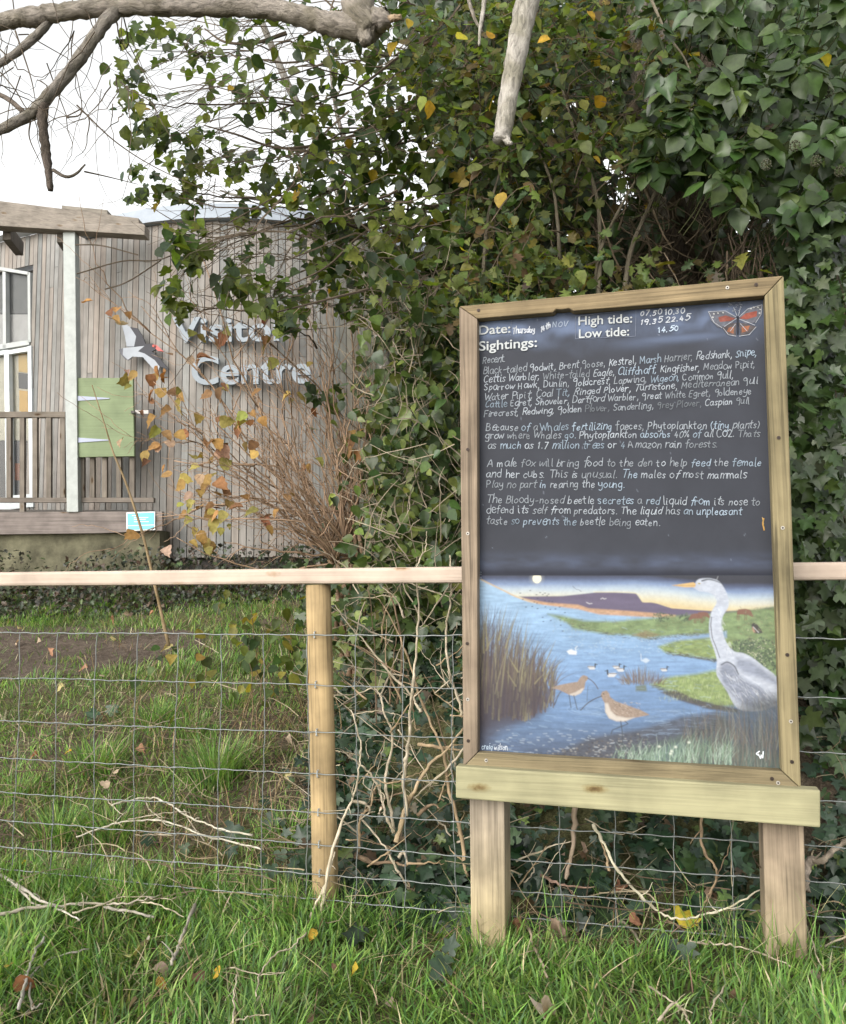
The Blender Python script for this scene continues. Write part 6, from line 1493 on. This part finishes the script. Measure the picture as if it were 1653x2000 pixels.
field(11000, -2.4, 1.8, -1.05, .0, lambda x, y, e: .9 * sstep(.45, .7, fbm(x * 3, y * 3, 44)) * d_front(x, y, e), .08, .14, .0040, .0068, lean=.6)
def d_bank(x, y, e):
    px, py = project(np.c_[x, y, g(x, y)])
    path = inpoly(px, py, [(-400, 1338), (0, 1334), (130, 1325), (270, 1300), (420, 1262), (400, 1240), (260, 1228), (0, 1226), (-400, 1226)])
    left = sstep(.05, -.45, x + .12 * e)
    return left * np.where(path, .05 + .5 * sstep(.5, .7, fbm(x * 4, y * 4, 72)), 1) * (.36 + .64 * sstep(.38, .58, fbm(x * 3.2, y * 3.2, 71))) * np.where(e > 3.5, .25, 1)
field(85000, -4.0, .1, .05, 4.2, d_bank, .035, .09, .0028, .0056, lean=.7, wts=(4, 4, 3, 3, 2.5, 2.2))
for (px, py, n, L) in ((420, 1530, 520, .26), (185, 1510, 260, .2), (300, 1420, 220, .17), (120, 1640, 300, .16), (220, 1640, 300, .17), (30, 1560, 160, .14), (455, 1385, 160, .15), (380, 1440, 160, .15), (560, 1640, 160, .14), (80, 1200, 260, .12), (200, 1190, 240, .12)):
    c = G(px, py)[0]; x = c[0] + RNG.normal(0, .05, n); y = c[1] + RNG.normal(0, .05, n)
    az = np.arctan2(y - c[1], x - c[0]) + RNG.normal(0, .5, n)
    blades(x, y, RNG.uniform(.5, 1, n) * L, RNG.uniform(.003, .005, n), np.abs(RNG.normal(.1, .28, n)), pal(GREEN, n, (4, 3, 3, 3, 2, .8), .2), az=az, curl=RNG.uniform(.2, .8, n))
for (px, py) in ((925, 1842), (940, 1850), (955, 1846), (972, 1850), (985, 1842), (1500, 1878), (1518, 1886), (1535, 1884), (1552, 1888), (1570, 1882), (610, 1735), (640, 1750), (660, 1740)):
    c = G(px, py)[0]; n = 70; x = c[0] + RNG.normal(0, .022, n); y = c[1] - .01 + RNG.normal(0, .012, n)
    blades(x, y, RNG.uniform(.05, .13, n), RNG.uniform(.0022, .0045, n), np.abs(RNG.normal(.2, .35, n)), pal(GREEN, n, (4, 3, 3, 3, 2, 1.5), .2))
n = 5200; x = RNG.uniform(-1.8, -.08, n); e = RNG.uniform(-.14, .09, n); y = (e + C_FENCE - x * FN[0]) / FN[1]   # longer growth mowing leaves along the netting
kk = RNG.random(n) < .25 + .75 * sstep(.35, .6, fbm(x * 4, y * 4, 81)); x, y = x[kk], y[kk]
blades(x, y, RNG.uniform(.08, .17, len(x)), RNG.uniform(.003, .006, len(x)), np.abs(RNG.normal(.1, .45, len(x))), pal(GREEN, len(x), (4, 3, 3, 3, 2, 1.2), .2))
x = RNG.uniform(.1, 1.9, 1300); e = RNG.uniform(-.25, .12, 1300); y = (e + C_FENCE - x * FN[0]) / FN[1]      # wisps by the board's feet
kk = RNG.random(1300) < sstep(.4, .65, fbm(x * 5, y * 5, 93)) * np.where(np.abs(x - .45) < .25, .4, 1); x, y = x[kk], y[kk]
blades(x, y, RNG.uniform(.08, .22, len(x)), RNG.uniform(.002, .0036, len(x)), np.abs(RNG.normal(.1, .3, len(x))), pal(GREEN, len(x), (4, 3, 3, 2, 2, 2.2), .2))
tag(GR.build('grass', M_GRASS), 'rough green grass of the verge and bank', 'grass', kind='stuff')
GR = MB()
n = 7000; x = RNG.uniform(-2.6, -.15, n); e = RNG.uniform(.08, 2.8, n); y = (e + C_FENCE - x * FN[0]) / FN[1]
kk = RNG.random(n) < sstep(.42, .6, fbm(x * 2.5, y * 2.5, 33)) * (.3 + .7 * sstep(-2.0, -.6, x)); x, y = x[kk], y[kk]
blades(x, y, RNG.uniform(.05, .22, len(x)), RNG.uniform(.0018, .0035, len(x)), np.abs(RNG.normal(.8, .5, len(x))), pal([(.46, .37, .22), (.36, .27, .16), (.25, .17, .10)], len(x), None, .2))
n = 2400; x = RNG.uniform(-1.6, 1.6, n); e = RNG.uniform(-1.0, .0, n); y = (e + C_FENCE - x * FN[0]) / FN[1]
kk = RNG.random(n) < .25 + .75 * sstep(.5, .62, fbm(x * 3, y * 3, 37)); x, y = x[kk], y[kk]
blades(x, y, RNG.uniform(.04, .14, len(x)), RNG.uniform(.0016, .0034, len(x)), np.abs(RNG.normal(1.1, .35, len(x))), pal([(.46, .39, .25), (.34, .27, .17), (.22, .15, .10), (.40, .36, .20)], len(x), None, .2), z=g(x, y) + RNG.uniform(0, .035, len(x)))
tag(GR.build('dry_grass', M_DRY), 'straw coloured dead grass on the bank behind the netting', 'grass', kind='stuff')
# weeds at the foot of the building and leaf mould
m = MB(); sp = MB()
n = 6500; px = RNG.uniform(-60, 720, n); py = RNG.uniform(1068, 1112, n); dd = RNG.uniform(6.2, 6.95, n); p = P(px, py, dd); p[:, 2] = g(p[:, 0], p[:, 1]) + RNG.uniform(.0, .60, n) * (.2 + .8 * fbm(p[:, 0] * 2, p[:, 1] * 2, 5)) * sstep(6.1, 6.9, dd)
leaves(m, HAW, p, .02, .055, [(.03, .045, .02), (.045, .065, .03), (.06, .05, .035), (.07, .045, .03), (.02, .022, .015), (.09, .12, .05)], [4, 3, 4, 3, 4, .6], view=.5, up=.7, jit=.5)
tag(m.build('undergrowth', M_LEAF, smooth=True), 'dark low weeds along the foot of the building', 'weeds', kind='stuff')
